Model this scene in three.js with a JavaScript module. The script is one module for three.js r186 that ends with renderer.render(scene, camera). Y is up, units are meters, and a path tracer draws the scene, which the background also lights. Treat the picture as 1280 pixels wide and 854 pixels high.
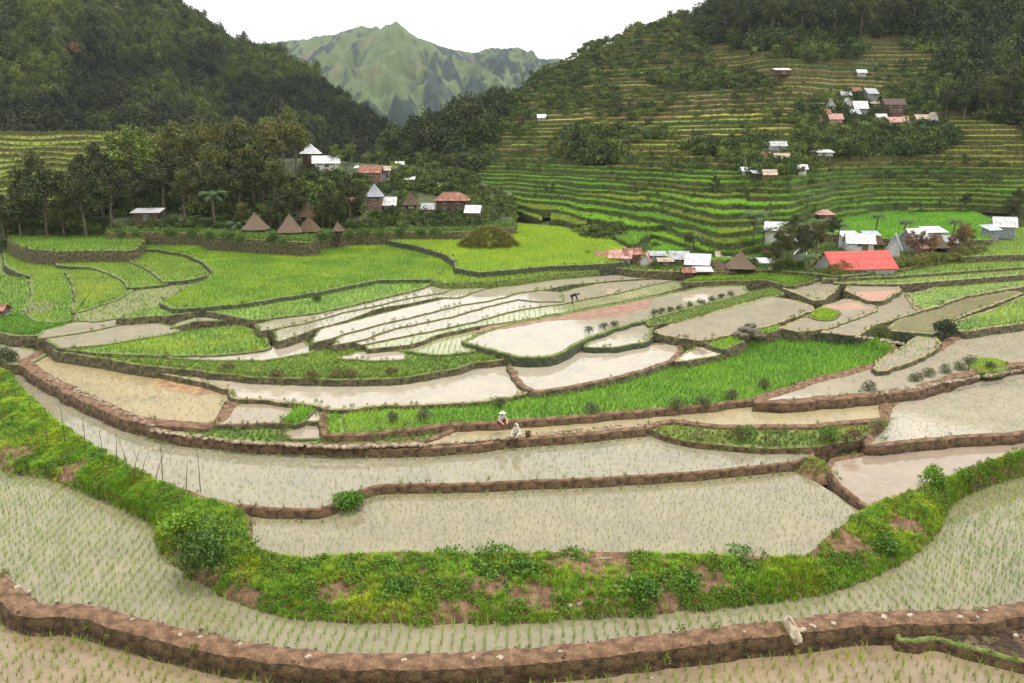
import * as THREE from 'three';
import { mergeGeometries } from 'three/addons/utils/BufferGeometryUtils.js';
import { MarchingCubes } from 'three/addons/objects/MarchingCubes.js';

// ---------------------------------------------------------------- camera, sky, sun, exposure
const CAMY = 20, F = 1000, TILT = Math.atan(0.247);
const scene = new THREE.Scene();
const camera = new THREE.PerspectiveCamera(2 * Math.atan(427 / F) * 180 / Math.PI, 1280 / 854, 0.5, 6000);
camera.position.set(0, CAMY, 0);
camera.rotation.x = -TILT;

function makeSky() {
  const w = 256, h = 128, d = new Float32Array(w * h * 4);
  for (let j = 0; j < h; j++) for (let i = 0; i < w; i++) {
    const el = (j + 0.5) / h * Math.PI - Math.PI / 2, az = (i + 0.5) / w * 2 * Math.PI;
    const x = Math.cos(el) * Math.cos(az), y = Math.sin(el), z = Math.cos(el) * Math.sin(az);
    const c = 0.05 * (Math.sin(5 * x + 2 * z + 1) + Math.sin(7 * y - 4 * x + 3 * z) + Math.sin(9 * z + 5 * y + 2));
    const k = 1.3 + 0.28 * Math.max(0, y) + c * 0.6, o = (j * w + i) * 4;
    d[o] = k * 1.005; d[o + 1] = k; d[o + 2] = k * 0.985; d[o + 3] = 1;
  }
  const t = new THREE.DataTexture(d, w, h, THREE.RGBAFormat, THREE.FloatType);
  t.mapping = THREE.EquirectangularReflectionMapping; t.magFilter = t.minFilter = THREE.LinearFilter; t.needsUpdate = true;
  return t;
}
scene.background = makeSky();
scene.environment = scene.background;
const sun = new THREE.DirectionalLight(new THREE.Color().setRGB(1, 0.94, 0.84), 2.2);
sun.position.set(70, 235, -120); sun.target.position.set(0, 0, -90);
sun.castShadow = true; sun.shadow.radius = 18; sun.shadow.mapSize.set(2048, 2048);
Object.assign(sun.shadow.camera, { left: -260, right: 260, top: 260, bottom: -260, near: 1, far: 900 });
scene.add(sun, sun.target);
const renderer = new THREE.WebGLRenderer({ antialias: true });
renderer.toneMapping = THREE.LinearToneMapping;
renderer.toneMappingExposure = 1.17;
renderer.shadowMap.enabled = true;
scene.fog = new THREE.FogExp2(new THREE.Color().setRGB(0.72, 0.82, 0.95), 0.00008);

// ---------------------------------------------------------------- numbers, noise, points
function rngOf(a) { return () => { a |= 0; a = a + 0x6D2B79F5 | 0; let t = Math.imul(a ^ a >>> 15, 1 | a); t = t + Math.imul(t ^ t >>> 7, 61 | t) ^ t; return ((t ^ t >>> 14) >>> 0) / 4294967296; }; }
const hash = (x, y, s = 0) => { let h = Math.imul(x | 0, 374761393) + Math.imul(y | 0, 668265263) + Math.imul(s | 0, 1274126177); h = Math.imul(h ^ h >>> 13, 1274126177); return ((h ^ h >>> 16) >>> 0) / 4294967296; };
const smooth = t => t * t * (3 - 2 * t), clamp = (v, a = 0, b = 1) => Math.min(b, Math.max(a, v)), lerp = (a, b, t) => a + (b - a) * t;
const sstep = (a, b, v) => smooth(clamp((v - a) / (b - a)));
const GX = new Float32Array(256), GY = new Float32Array(256); for (let i = 0; i < 256; i++) { GX[i] = Math.cos(i / 256 * 6.28319); GY[i] = Math.sin(i / 256 * 6.28319); }
function vnoise(x, y, s = 0, per = 0) {
  const xi = Math.floor(x), yi = Math.floor(y), u = smooth(x - xi), v = smooth(y - yi);
  const m = q => per ? ((q % per) + per) % per : q;
  const X0 = per ? m(xi) : xi, X1 = per ? m(xi + 1) : xi + 1, Y0 = per ? m(yi) : yi, Y1 = per ? m(yi + 1) : yi + 1, fx = x - xi, fy = y - yi;
  let k = hash(X0, Y0, s) * 256 | 0; const p = GX[k] * fx + GY[k] * fy; k = hash(X1, Y0, s) * 256 | 0; const q = GX[k] * (fx - 1) + GY[k] * fy; k = hash(X0, Y1, s) * 256 | 0; const r = GX[k] * fx + GY[k] * (fy - 1); k = hash(X1, Y1, s) * 256 | 0; const w = GX[k] * (fx - 1) + GY[k] * (fy - 1);
  const e = p + (q - p) * u, f = r + (w - r) * u; return 1.55 * (e + (f - e) * v);
}
function fbm(x, y, s = 0, o = 4, per = 0) { let a = 0, k = 0.5, f = 1; for (let i = 0; i < o; i++) { a += k * vnoise(x * f, y * f, s + i * 17, per ? per * f : 0); f *= 2; k *= 0.5; } return a; }
const ST = Math.sin(TILT), CT = Math.cos(TILT);
const V = (x, y, z) => new THREE.Vector3(x, y, z);
function ray(px, py) { const dx = (px - 640) / F, dy = (427 - py) / F; return V(dx, dy * CT - ST, -dy * ST - CT); }
const lev = L => L > 1 ? L - .6 : L; // the terraces above the bank, moved down together
function onLevel(px, py, L0) { const L = lev(L0), d = ray(px, py); return d.multiplyScalar((L - CAMY) / d.y).add(camera.position); }
function atDepth(px, py, D) { const d = ray(px, py); return d.multiplyScalar(-D / d.z).add(camera.position); }
const lin = (r, g, b) => new THREE.Color().setRGB(r, g, b);

// ---------------------------------------------------------------- names, things
const taken = {};
function numbered(n) { const k = taken[n] = (taken[n] ?? -1) + 1; return k ? `${n}_${String(k).padStart(3, '0')}` : n; }
function tag(o, label, category, group, kind) { if (label) o.userData.label = label; if (category) o.userData.category = category; if (group) o.userData.group = group; if (kind) o.userData.kind = kind; return o; }
function thing(name, label, category, pos = [0, 0, 0], group) { const o = new THREE.Group(); o.name = numbered(name); o.position.set(...(pos.isVector3 ? pos.toArray() : pos)); scene.add(o); return tag(o, label, category, group); }
function part(name, geo, mat, parent) { const m = new THREE.Mesh(geo, mat); m.name = name; m.castShadow = m.receiveShadow = true; parent.add(m); return m; }
function structure(name) { const o = new THREE.Group(); o.name = numbered(name); o.userData.kind = 'structure'; scene.add(o); return o; }
const _m = new THREE.Matrix4(), _q = new THREE.Quaternion(), _e = new THREE.Euler(), _p = new THREE.Vector3(), _s = new THREE.Vector3();
// list entries: [x, y, z, turn, scale, heightScale, r, g, b, lean]
function scatter(name, geo, mat, list, parent, top) {
  if (!list.length) return null;
  const im = new THREE.InstancedMesh(geo, mat, list.length), c = new THREE.Color();
  list.forEach((e, i) => {
    _e.set(e[9] || 0, e[3], 0, 'YXZ'); _q.setFromEuler(_e);
    _m.compose(_p.set(e[0], e[1], e[2]), _q, _s.set(e[4], e[4] * e[5], e[4])); im.setMatrixAt(i, _m); im.setColorAt(i, c.setRGB(e[6], e[7], e[8]));
  });
  im.name = name; im.castShadow = im.receiveShadow = true; im.userData.kind = 'stuff'; parent.add(im); return im;
}

// ---------------------------------------------------------------- textures and materials
function tex(size, fn, srgb = true) {
  const d = new Uint8Array(size * size * 4);
  for (let j = 0; j < size; j++) for (let i = 0; i < size; i++) {
    const c = fn(i / size, j / size), o = (j * size + i) * 4;
    for (let k = 0; k < 3; k++) d[o + k] = clamp(srgb ? Math.pow(clamp(c[k]), 1 / 2.2) : c[k]) * 255; d[o + 3] = 255;
  }
  const t = new THREE.DataTexture(d, size, size); t.wrapS = t.wrapT = THREE.RepeatWrapping; t.magFilter = THREE.LinearFilter; t.minFilter = THREE.LinearMipmapLinearFilter; t.generateMipmaps = true;
  if (srgb) t.colorSpace = THREE.SRGBColorSpace; t.needsUpdate = true; return t;
}
const mix3 = (a, b, t) => [lerp(a[0], b[0], t), lerp(a[1], b[1], t), lerp(a[2], b[2], t)];
function soilTex(dark, mid, pale, green, amount, seed, size = 256) {
  return tex(size, (u, v) => {
    const n = fbm(u * 8, v * 8, seed, 5, 8), m = fbm(u * 40, v * 40, seed + 50, 3, 40), g = fbm(u * 12, v * 12, seed + 90, 4, 12);
    let c = n < 0 ? mix3(mid, dark, clamp(-n * 2.6)) : mix3(mid, pale, clamp(n * 2.2));
    c = mix3(c, green, sstep(-0.1, 0.25, g + amount - 0.5) * 0.85);
    const k = 1 + m * 0.7; return [c[0] * k, c[1] * k, c[2] * k];
  });
}
const bumpT = tex(512, (u, v) => { const k = 0.5 + 0.5 * fbm(u * 16, v * 16, 5, 5, 16) + 0.25 * fbm(u * 60, v * 60, 9, 2, 60); return [k, k, k]; }, false);
const std = (o) => new THREE.MeshStandardMaterial({ side: THREE.DoubleSide, roughness: 0.95, ...o });
const M = {
  mud: std({ map: soilTex([.085, .044, .022], [.155, .082, .042], [.235, .14, .08], [.16, .13, .05], 0.12, 1, 512), bumpMap: bumpT, bumpScale: 0.03 }),
  mudface: std({ map: soilTex([.04, .022, .012], [.115, .065, .033], [.2, .12, .065], [.1, .09, .03], 0.3, 2, 512), bumpMap: bumpT, bumpScale: 0.1 }),
  earth: std({ map: soilTex([.16, .11, .06], [.3, .22, .12], [.46, .37, .24], [.13, .2, .03], 0.42, 3), bumpMap: bumpT, bumpScale: 0.05 }),
  wall: std({ map: soilTex([.03, .025, .015], [.11, .08, .04], [.2, .15, .08], [.06, .08, .02], 0.45, 4), bumpMap: bumpT, bumpScale: 0.12 }),
  mossy: std({ map: soilTex([.06, .06, .02], [.14, .15, .04], [.26, .25, .08], [.1, .2, .02], 0.55, 6), bumpMap: bumpT, bumpScale: 0.06 }),
  darkwall: std({ map: soilTex([.015, .016, .01], [.05, .055, .028], [.11, .105, .055], [.03, .06, .015], 0.5, 7), bumpMap: bumpT, bumpScale: 0.12 }),
  turf: std({ map: soilTex([.05, .07, .015], [.11, .17, .025], [.2, .26, .04], [.16, .12, .05], 0.3, 8), bumpMap: bumpT, bumpScale: 0.08 }),
  ricebed: std({ map: soilTex([.07, .12, .01], [.12, .22, .012], [.17, .28, .02], [.1, .2, .01], 0.4, 9), roughness: 0.7 }),
  redmud: std({ map: soilTex([.18, .085, .05], [.25, .125, .075], [.32, .18, .11], [.24, .15, .08], 0.2, 10), roughness: 0.6 }),
  rubble: std({ map: soilTex([.2, .16, .12], [.42, .36, .28], [.62, .56, .47], [.3, .24, .16], 0.2, 11), bumpMap: bumpT, bumpScale: 0.05 }),
};
const siltT = tex(768, (u, v) => { const n = fbm(u * 6, v * 6, 31, 5, 6), m = fbm(u * 30, v * 30, 33, 4, 30), f = Math.max(0, fbm(u * 90, v * 90, 35, 2, 90) - 0.28) * 2; const k = 0.9 + n * 0.2 + m * 0.16 - f * .45; return [k, k * (0.985 - n * 0.03), k * (0.96 - n * 0.08)]; });
const strawT = tex(768, (u, v) => { const n = fbm(u * 5, v * 5, 41, 5, 5), m = fbm(u * 60, v * 14, 43, 4, 60), q = fbm(u * 18, v * 70, 47, 3, 18); const k = 0.85 + n * 0.3 + Math.max(m, q) * 0.5; return [k, k * (0.96 - n * .05), k * (0.84 - n * .18)]; });
const rippleT = tex(512, (u, v) => { const k = 0.5 + 0.4 * fbm(u * 24, v * 24, 61, 3, 24); return [k, k, k]; }, false);
const waterCache = {};
function water(r, g, b, straw) {
  const k = [r, g, b, straw].join();
  return waterCache[k] ??= new THREE.MeshPhysicalMaterial({ color: lin(r, g, b), map: straw ? strawT : siltT, roughness: straw ? 0.3 : 0.045, ior: 1.33, bumpMap: rippleT, bumpScale: straw ? 0.03 : 0.004, side: THREE.DoubleSide });
}
const leafMat = std({ color: 0xffffff, vertexColors: true, roughness: 0.75 });
const plainLeaf = std({ color: 0xffffff, roughness: 0.7 });

// ---------------------------------------------------------------- small plant shapes
class Tri {
  constructor() { this.p = []; this.c = []; this.n = []; }
  tri(a, b, c, k = [1, 1, 1]) {
    const u = b.clone().sub(a), w = c.clone().sub(a), n = u.cross(w).normalize();
    for (const q of [a, b, c]) { this.p.push(q.x, q.y, q.z); this.c.push(...k); this.n.push(n.x, n.y, n.z); }
  }
  geo(colour = true) {
    const g = new THREE.BufferGeometry(); g.setAttribute('position', new THREE.Float32BufferAttribute(this.p, 3)); g.setAttribute('normal', new THREE.Float32BufferAttribute(this.n, 3));
    if (colour) g.setAttribute('color', new THREE.Float32BufferAttribute(this.c, 3)); g.setAttribute('uv', new THREE.Float32BufferAttribute(new Float32Array(this.p.length / 3 * 2), 2)); return g;
  }
}
function blade(t, x, z, h, w, dir, lean, k) {
  const c = Math.cos(dir), s = Math.sin(dir), wx = -s * w / 2, wz = c * w / 2;
  const a = V(x - wx, 0, z - wz), b = V(x + wx, 0, z + wz), m1 = V(x + c * lean * .35 - wx * .8, h * .6, z + s * lean * .35 - wz * .8), m2 = V(x + c * lean * .35 + wx * .8, h * .6, z + s * lean * .35 + wz * .8), tip = V(x + c * lean, h, z + s * lean);
  t.tri(a, b, m1, k); t.tri(b, m2, m1, k); t.tri(m1, m2, tip, k);
}
function tuftGeo(n, h, spread, w, seed) {
  const r = rngOf(seed), t = new Tri();
  for (let i = 0; i < n; i++) { const a = r() * 6.283, q = r() * spread, k = 0.75 + r() * 0.5; blade(t, Math.cos(a) * q, Math.sin(a) * q, h * (0.55 + r() * 0.6), w * (0.7 + r() * .6), a + r() - .5, h * (0.15 + r() * 0.6), [k, k * (0.95 + r() * .1), k * 0.9]); }
  return t.geo();
}
function leafAt(t, p, dir, len, wid, roll, k) {
  const side = V(-dir.z, 0, dir.x); if (side.lengthSq() < 1e-4) side.set(1, 0, 0); side.normalize().applyAxisAngle(dir, roll).multiplyScalar(wid / 2);
  const tip = p.clone().addScaledVector(dir, len), mid = p.clone().addScaledVector(dir, len * .45), l = mid.clone().add(side), q = mid.clone().sub(side); mid.y += 0;
  t.tri(p, l, tip, k); t.tri(p, tip, q, k);
}
function rdir(r, up = 0.2) { const a = r() * 6.283, y = r() * 2 - 1 + up, q = Math.sqrt(Math.max(0.05, 1 - Math.min(1, y * y))); return V(Math.cos(a) * q, y, Math.sin(a) * q).normalize(); }
// leaves spread through lumps of an ellipsoid
function clumpGeo(n, rx, ry, leaf, seed, lumps = 5, y0 = 0.9) {
  const r = rngOf(seed), t = new Tri(), L = [];
  for (let i = 0; i < lumps; i++) { const d = rdir(r, .15); L.push([V(d.x * rx * .55, ry * y0 + d.y * ry * .5, d.z * rx * .55), 0.45 + r() * .25, 0.8 + r() * .4]); }
  for (let i = 0; i < n; i++) {
    const [c, q, tone] = L[i % lumps], d = rdir(r, .1), e = Math.pow(r(), .4), p = V(c.x + d.x * rx * q * e, c.y + d.y * ry * q * e, c.z + d.z * rx * q * e); if (p.y < 0.02) p.y = 0.02 + r() * .1;
    const k = tone * (0.7 + r() * .55), o = d.clone().lerp(rdir(r, .2), .6).normalize();
    leafAt(t, p, o, leaf * (.6 + r() * .8), leaf * (.5 + r() * .4), r() * 3.1, [k * (.95 + r() * .1), k, k * (.85 + r() * .2)]);
  }
  return t.geo();
}
const G = {
  seedling: tuftGeo(5, 0.34, 0.05, 0.022, 11), rice: tuftGeo(9, 0.4, 0.13, 0.03, 12), rice2: tuftGeo(9, 0.4, 0.14, 0.03, 13),
  tuft: tuftGeo(14, 0.4, 0.16, 0.035, 14), tuft2: tuftGeo(12, 0.5, 0.12, 0.03, 15), weed: clumpGeo(46, .28, .2, .12, 16, 4), weed2: clumpGeo(60, .3, .26, .09, 17, 5),
  shrub: clumpGeo(170, .9, .75, .26, 18, 7), shrub2: clumpGeo(150, 1, .6, .3, 19, 6), crownA: clumpGeo(420, 2.6, 2.2, .5, 20, 7), crownB: clumpGeo(400, 2.4, 2.7, .52, 21, 6), crownC: clumpGeo(380, 2.9, 1.7, .48, 22, 7),
};
// ---------------------------------------------------------------- terraced paddies
function inside(poly, x, z) { let c = false; for (let i = 0, j = poly.length - 1; i < poly.length; j = i++) { const a = poly[i], b = poly[j]; if ((a.z > z) !== (b.z > z) && x < (b.x - a.x) * (z - a.z) / (b.z - a.z) + a.x) c = !c; } return c; }
function gridGeo(rows, uv, closed) { // rows: arrays of equal length of Vector3
  const n = rows[0].length, p = [], t = [], ix = [];
  rows.forEach((R, j) => R.forEach((q, i) => { p.push(q.x, q.y, q.z); const [u, v] = uv ? uv(j, i, q) : [q.x / 4, q.z / 4]; t.push(u, v); }));
  for (let j = 0; j < rows.length - 1 + (closed ? 0 : 0); j++) for (let i = 0; i < n - 1; i++) { const a = j * n + i; ix.push(a, a + n, a + 1, a + 1, a + n, a + n + 1); }
  const g = new THREE.BufferGeometry(); g.setAttribute('position', new THREE.Float32BufferAttribute(p, 3)); g.setAttribute('uv', new THREE.Float32BufferAttribute(t, 2)); g.setIndex(ix); g.computeVertexNormals(); return g;
}
const inView = (p, m = 60) => { const f = -ST * (p.y - CAMY) - CT * p.z; if (f < 1) return false; const sx = 640 + F * p.x / f; return sx > -m && sx < 1280 + m; };
const paddies = [];
function resample(pts, step, closed) {
  const c = new THREE.CatmullRomCurve3(pts, closed, 'centripetal'); c.arcLengthDivisions = pts.length * 24;
  const n = Math.max(8, Math.round(c.getLength() / step)), o = c.getSpacedPoints(n); if (closed) o.pop(); return o;
}
// o: px outline, L level, w crest width, h crest height, d wall depth, top/face materials, surf 'water'|'rice'|'grass'|'mud'
function addPaddy(label, L, surf, px, o = {}) {
  const P = { label, L: lev(L), surf, w: 0.22, h: 0.07, d: 1.5, top: 'earth', face: 'wall', tufts: 1, ...o };
  let c = V(0, 0, 0); const raw = px.flatMap(([x, y], i) => { const [x2, y2] = px[(i + 1) % px.length], e = onLevel(x, y, L), f = onLevel(x2, y2, L); return e.distanceTo(f) > 2.2 ? [e, e.clone().lerp(f, .14), e.clone().lerp(f, .86)] : [e]; }); raw.forEach(q => c.add(q)); c.divideScalar(raw.length);
  const dist = Math.hypot(c.x, c.z), pts = resample(raw, o.step || clamp(dist * 0.009, 0.35, 1.1), true), n = pts.length;
  let A = 0; for (let i = 0; i < n; i++) { const a = pts[i], b = pts[(i + 1) % n]; A += a.x * b.z - b.x * a.z; }
  const sg = A > 0 ? 1 : -1;
  P.out = pts.map((q, i) => { const a = pts[(i + n - 1) % n], b = pts[(i + 1) % n], t = V(b.x - a.x, 0, b.z - a.z).normalize(); return V(t.z * sg, 0, -t.x * sg); });
  const wob = 0.12 * Math.min(1.6, dist / 45); // uneven water line
  P.pts = pts.map((q, i) => q.clone().addScaledVector(P.out[i], vnoise(q.x * .7, q.z * .7, 3) * wob)); P.c = c; P.dist = dist;
  P.ring = P.pts.map((q, i) => q.clone().addScaledVector(P.out[i], P.w + 0.25));
  P.box = new THREE.Box2(); P.ring.forEach(q => P.box.expandByPoint(new THREE.Vector2(q.x, q.z)));
  paddies.push(P); return P;
}
function coveredBy(P, x, z, y = P.L) { for (const Q of paddies) if (Q !== P && Q.L > P.L && x > Q.box.min.x && x < Q.box.max.x && z > Q.box.min.y && z < Q.box.max.y && inside(Q.ring, x, z)) return true; return false; }
function buildPaddy(P, idx) {
  const r = rngOf(100 + idx), { L, pts, out, w, h, d } = P, n = pts.length;
  const root = thing(P.surf === 'grass' ? 'grassy_terrace' : P.surf === 'mud' ? 'mud_plot' : 'rice_paddy', P.label, P.surf === 'grass' ? 'grass plot' : P.surf === 'mud' ? 'mud plot' : 'paddy', [P.c.x, L, P.c.z], P.group);
  const rel = (q, oo, y, i) => V(q.x + out[i].x * oo - P.c.x, y, q.z + out[i].z * oo - P.c.z);
  // surface
  const contour = pts.map(q => new THREE.Vector2(q.x, q.z)), faces = THREE.ShapeUtils.triangulateShape(contour, []);
  const g = new THREE.BufferGeometry(), pos = [], uv = [], nor = [];
  pts.forEach((q, i) => { const e = rel(q, 0.12, 0, i); pos.push(e.x, e.y, e.z); uv.push(q.x / 13, q.z / 13); nor.push(0, 1, 0); });
  g.setAttribute('position', new THREE.Float32BufferAttribute(pos, 3)); g.setAttribute('normal', new THREE.Float32BufferAttribute(nor, 3)); g.setAttribute('uv', new THREE.Float32BufferAttribute(uv, 2));
  const ix = []; faces.forEach(([a, b, c]) => { const s = (contour[b].x - contour[a].x) * (contour[c].y - contour[a].y) - (contour[c].x - contour[a].x) * (contour[b].y - contour[a].y); s > 0 ? ix.push(a, c, b) : ix.push(a, b, c); }); g.setIndex(ix);
  const sm = P.mat || { water: water(.29, .245, .165), rice: M.ricebed, grass: M.turf, mud: M.redmud }[P.surf];
  part(P.surf === 'water' ? 'water' : P.surf === 'mud' ? 'mud' : 'soil', g, sm, root);
  // crest and wall
  const prof = (list) => { const rows = []; for (const [oo, y, amp] of list) { const R = []; for (let i = 0; i <= n; i++) { const k = i % n, q = pts[k], a = vnoise(q.x * 1.3, q.z * 1.3 + y, 21) + .6 * vnoise(q.x * 4, q.z * 4 + y * 3, 22); R.push(rel(q, oo + a * amp * Math.min(w, .5) * .22, y + vnoise(q.x * 1.1 + oo, q.z * 1.1, 23) * amp * h * .4, k)); } rows.push(R); } return rows; };
  const arc = [0]; for (let i = 1; i <= n; i++) arc.push(arc[i - 1] + pts[i % n].distanceTo(pts[i - 1]));
  const u = (list) => { const a = [0]; for (let i = 1; i < list.length; i++) a.push(a[i - 1] + Math.hypot(list[i][0] - list[i - 1][0], list[i][1] - list[i - 1][1])); return (j, i) => [arc[i] / 3 + idx * .37, a[j] / 3]; };
  if (!P.bare) {
    const bt = P.batter ?? 0.12 * d;
    const A1 = [[-.12, -.1, 0], [.02, .03, .3], [Math.min(.14, w * .3), h * .85, .6], [w * .6, h, .8], [w * .85, h * .8, .8], [w, h * .35, .8]], A2 = [[w, h * .35, .8], [w + .06, -h * .3, .8], [w + .08 + bt * .3, -d * .25, .7], [w + .08 + bt * .65, -d * .6, .7], [w + .1 + bt, -d, .3]];
    part('bund', gridGeo(prof(A1), u(A1)), M[P.top], root); part('terrace_wall', gridGeo(prof(A2), u(A2)), M[P.face], root);
    // weeds on the crest and the wall
    const tl = [], per = P.tufts * clamp(46 / P.dist, .5, 1.6) * 3.2;
    for (let i = 0; i < n && P.tufts; i++) { const q = pts[i]; const m = (arc[i + 1] - arc[i]) * per * sstep(-.5, .4, vnoise(q.x * .35, q.z * .35, 71) + (P.tufts > 1 ? .5 : 0)); let k = Math.floor(m + r()); while (k-- > 0) {
      const lush = P.tufts >= 3, onWall = r() < (lush ? .65 : .35), oo = onWall ? w + .1 : r() * w, y = onWall ? -r() * d * (lush ? .8 : .45) : h * .85, e = rel(q, oo, y, i); e.x += (r() - .5) * .5; e.z += (r() - .5) * .3;
      if (coveredBy(P, e.x + P.c.x, e.z + P.c.z)) continue; const k2 = .7 + r() * .6, yl = r(); tl.push([e.x, e.y, e.z, r() * 6.28, (.35 + r() * .5) * (P.tuftSize || 1), 1, (.09 + yl * .1) * k2, (.16 + yl * .05) * k2, .02 * k2]); } }
    scatter('bund_grass', idx % 2 ? G.tuft : G.weed, leafMat, tl, root);
  }
  if (P.fringe !== undefined) { const fl = [], dy = lev(P.fringe) - L; for (let i = 0; i < n; i++) { const m = (arc[i + 1] - arc[i]) / .2; let k = Math.floor(m + r()); while (k-- > 0) { const e = rel(pts[i], w + .38 + r() * .15, dy, i); e.x += (r() - .5) * .5; if (coveredBy({ L: L - .05 }, e.x + P.c.x, e.z + P.c.z)) continue; const q = .7 + r() * .5; fl.push([e.x, dy, e.z, r() * 6, .6 + r() * .3, 1, .24 * q, .27 * q, .06 * q]); } } scatter('wall_foot_seedlings', G.seedling, leafMat, fl, root); }
  // crop
  if (P.crop) {
    const { sp = .32, size = 1, col = [.13, .3, .015], jit = .3, geo = 'rice', drop = 0, name = 'rice_plants', patch = .25, turn = 0 } = P.crop, list = [], b = new THREE.Box2(); pts.forEach(q => b.expandByPoint(new THREE.Vector2(q.x, q.z)));
    const cx = Math.cos(turn), sx = Math.sin(turn), R = b.getSize(new THREE.Vector2()).length() / 2, bc = b.getCenter(new THREE.Vector2());
    for (let a = -R; a < R; a += sp) for (let e = -R; e < R; e += sp * (P.crop.row || 1)) {
      const bend = P.crop.bend ? Math.sin(e * .12) * P.crop.bend : 0, ax = a + bend;
      const x = bc.x + ax * cx - e * sx + (r() - .5) * jit * sp, z = bc.y + ax * sx + e * cx + (r() - .5) * jit * sp;
      if (!inside(pts, x, z) || r() < drop) continue; _p.set(x, L, z); if (!inView(_p)) continue; if (P.crop.mask && !P.crop.mask(x, z)) continue; if (coveredBy(P, x, z)) continue;
      const t = fbm(x * .16, z * .16, 81 + idx, 3), k = 1 + t * patch * 1.6 + (r() - .5) * .25, y = clamp(.5 + t * 1.5);
      list.push([x - P.c.x, 0, z - P.c.z, r() * 6.28, size * (.8 + r() * .4), .85 + r() * .35, col[0] * k * (.8 + .45 * y * patch * 2), col[1] * k, col[2] * k]);
    }
    scatter(name, G[geo], leafMat, list, root);
  }
  return root;
}
// crops
const RICE = (col, o = {}) => ({ sp: .3, size: 1, col, jit: 1, ...o });
const SEED = (sp, o = {}) => ({ sp, size: 1, geo: 'seedling', name: 'rice_seedlings', jit: .25, col: [.24, .33, .06], ...o });
const GRASS = (o = {}) => ({ sp: .3, geo: 'tuft', name: 'grass', jit: 1, col: [.12, .22, .02], size: .8, ...o });
const brownW = water(0.27, 0.205, 0.135), siltGlareW = water(.375, .335, .26), strawW = water(0.335, 0.273, 0.168, 1), pinkW = water(.31, .245, .185), greenW = water(0.33, 0.34, 0.19);  // the pale silt water has sky glare painted into its base colour
const stripL = 'narrow flooded strip in the slanting band of terraces before the bright green field', stripG = 'slanting flooded strips';
// foreground
addPaddy('flooded paddy with thin young seedlings below the bare brown mud wall', 0, 'water', [[-200, 745], [40, 765], [110, 790], [250, 830], [400, 845], [560, 845], [700, 835], [800, 822], [900, 808], [1000, 795], [1090, 788], [1135, 790], [1200, 806], [1280, 825], [1480, 850], [1480, 1010], [-200, 1010]], { mat: brownW, tufts: 0, crop: SEED(.5, { size: 1.15, turn: .1, row: .55, jit: .4, drop: .2, col: [.3, .36, .05] }) });
addPaddy('dark wet mud corner behind a thin curved ridge', .35, 'mud', [[1128, 800], [1150, 775], [1200, 765], [1300, 755], [1480, 735], [1480, 850], [1280, 826], [1205, 808], [1165, 797]], { mat: M.mudface, w: .3, h: .16, d: 1.4, top: 'mossy', face: 'mudface' });
addPaddy('wide flooded paddy with curving rows of green seedlings between mud wall and grassy bank', .75, 'water', [[-200, 660], [-60, 695], [0, 716], [30, 738], [44, 752], [60, 756], [100, 755], [150, 767], [220, 786], [330, 808], [420, 818], [500, 820], [600, 817], [700, 808], [800, 797], [900, 786], [980, 776], [1060, 767], [1150, 766], [1220, 763], [1280, 754], [1480, 725], [1480, 530], [1280, 572], [1215, 596], [1165, 625], [1155, 655], [1080, 700], [940, 735], [720, 755], [480, 758], [300, 735], [225, 695], [190, 640], [100, 600], [0, 575], [-200, 545]], { mat: water(0.25, 0.225, 0.145), w: 1.0, h: .2, d: 1.3, batter: .12, top: 'mud', face: 'mudface', tufts: .25, crop: SEED(.44, { size: .9, turn: .05, bend: 1.2, row: .42, jit: .28, drop: .12, col: [.3, .38, .1] }) });
addPaddy('tan flooded paddy directly behind the grassy bank, dotted with tiny seedlings', 2.3, 'water', [[298, 640], [315, 672], [335, 692], [400, 698], [500, 697], [700, 697], [900, 697], [996, 700], [1038, 672], [1076, 643], [1040, 617], [1000, 592], [900, 590], [700, 592], [470, 596], [400, 610], [330, 625]], { mat: water(.265, .238, .16), bare: true, crop: SEED(.28, { jit: 1.1, size: .45, col: [.3, .33, .09] }) });
addPaddy('pinkish pool beside the brown curved bund and grassy slope', 2.55, 'water', [[1042, 577], [1090, 569], [1150, 562], [1240, 555], [1300, 548], [1300, 556], [1228, 580], [1172, 605], [1105, 634], [1086, 633], [1060, 612], [1041, 594]], { mat: pinkW, w: .3, h: .14, d: 1.2, top: 'mud', face: 'mudface', tufts: 1 });
addPaddy('long curving tan paddy above a thin brown wall fringed with seedlings', 2.7, 'water', [[14, 478], [60, 522], [120, 562], [200, 602], [260, 622], [300, 630], [340, 635], [400, 636], [424, 626], [447, 614], [475, 606], [600, 603], [750, 598], [880, 589], [960, 581], [996, 576], [1012, 568], [1000, 548], [900, 538], [820, 525], [640, 530], [400, 548], [250, 532], [120, 482], [60, 448], [14, 452]], { fringe: 2.3, mat: water(.275, .25, .18), w: .28, h: .1, d: 1.2, top: 'mud', face: 'mudface', tufts: .5, crop: SEED(.34, { jit: 1.1, size: .55, col: [.33, .35, .12], drop: .35 }) });
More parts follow.
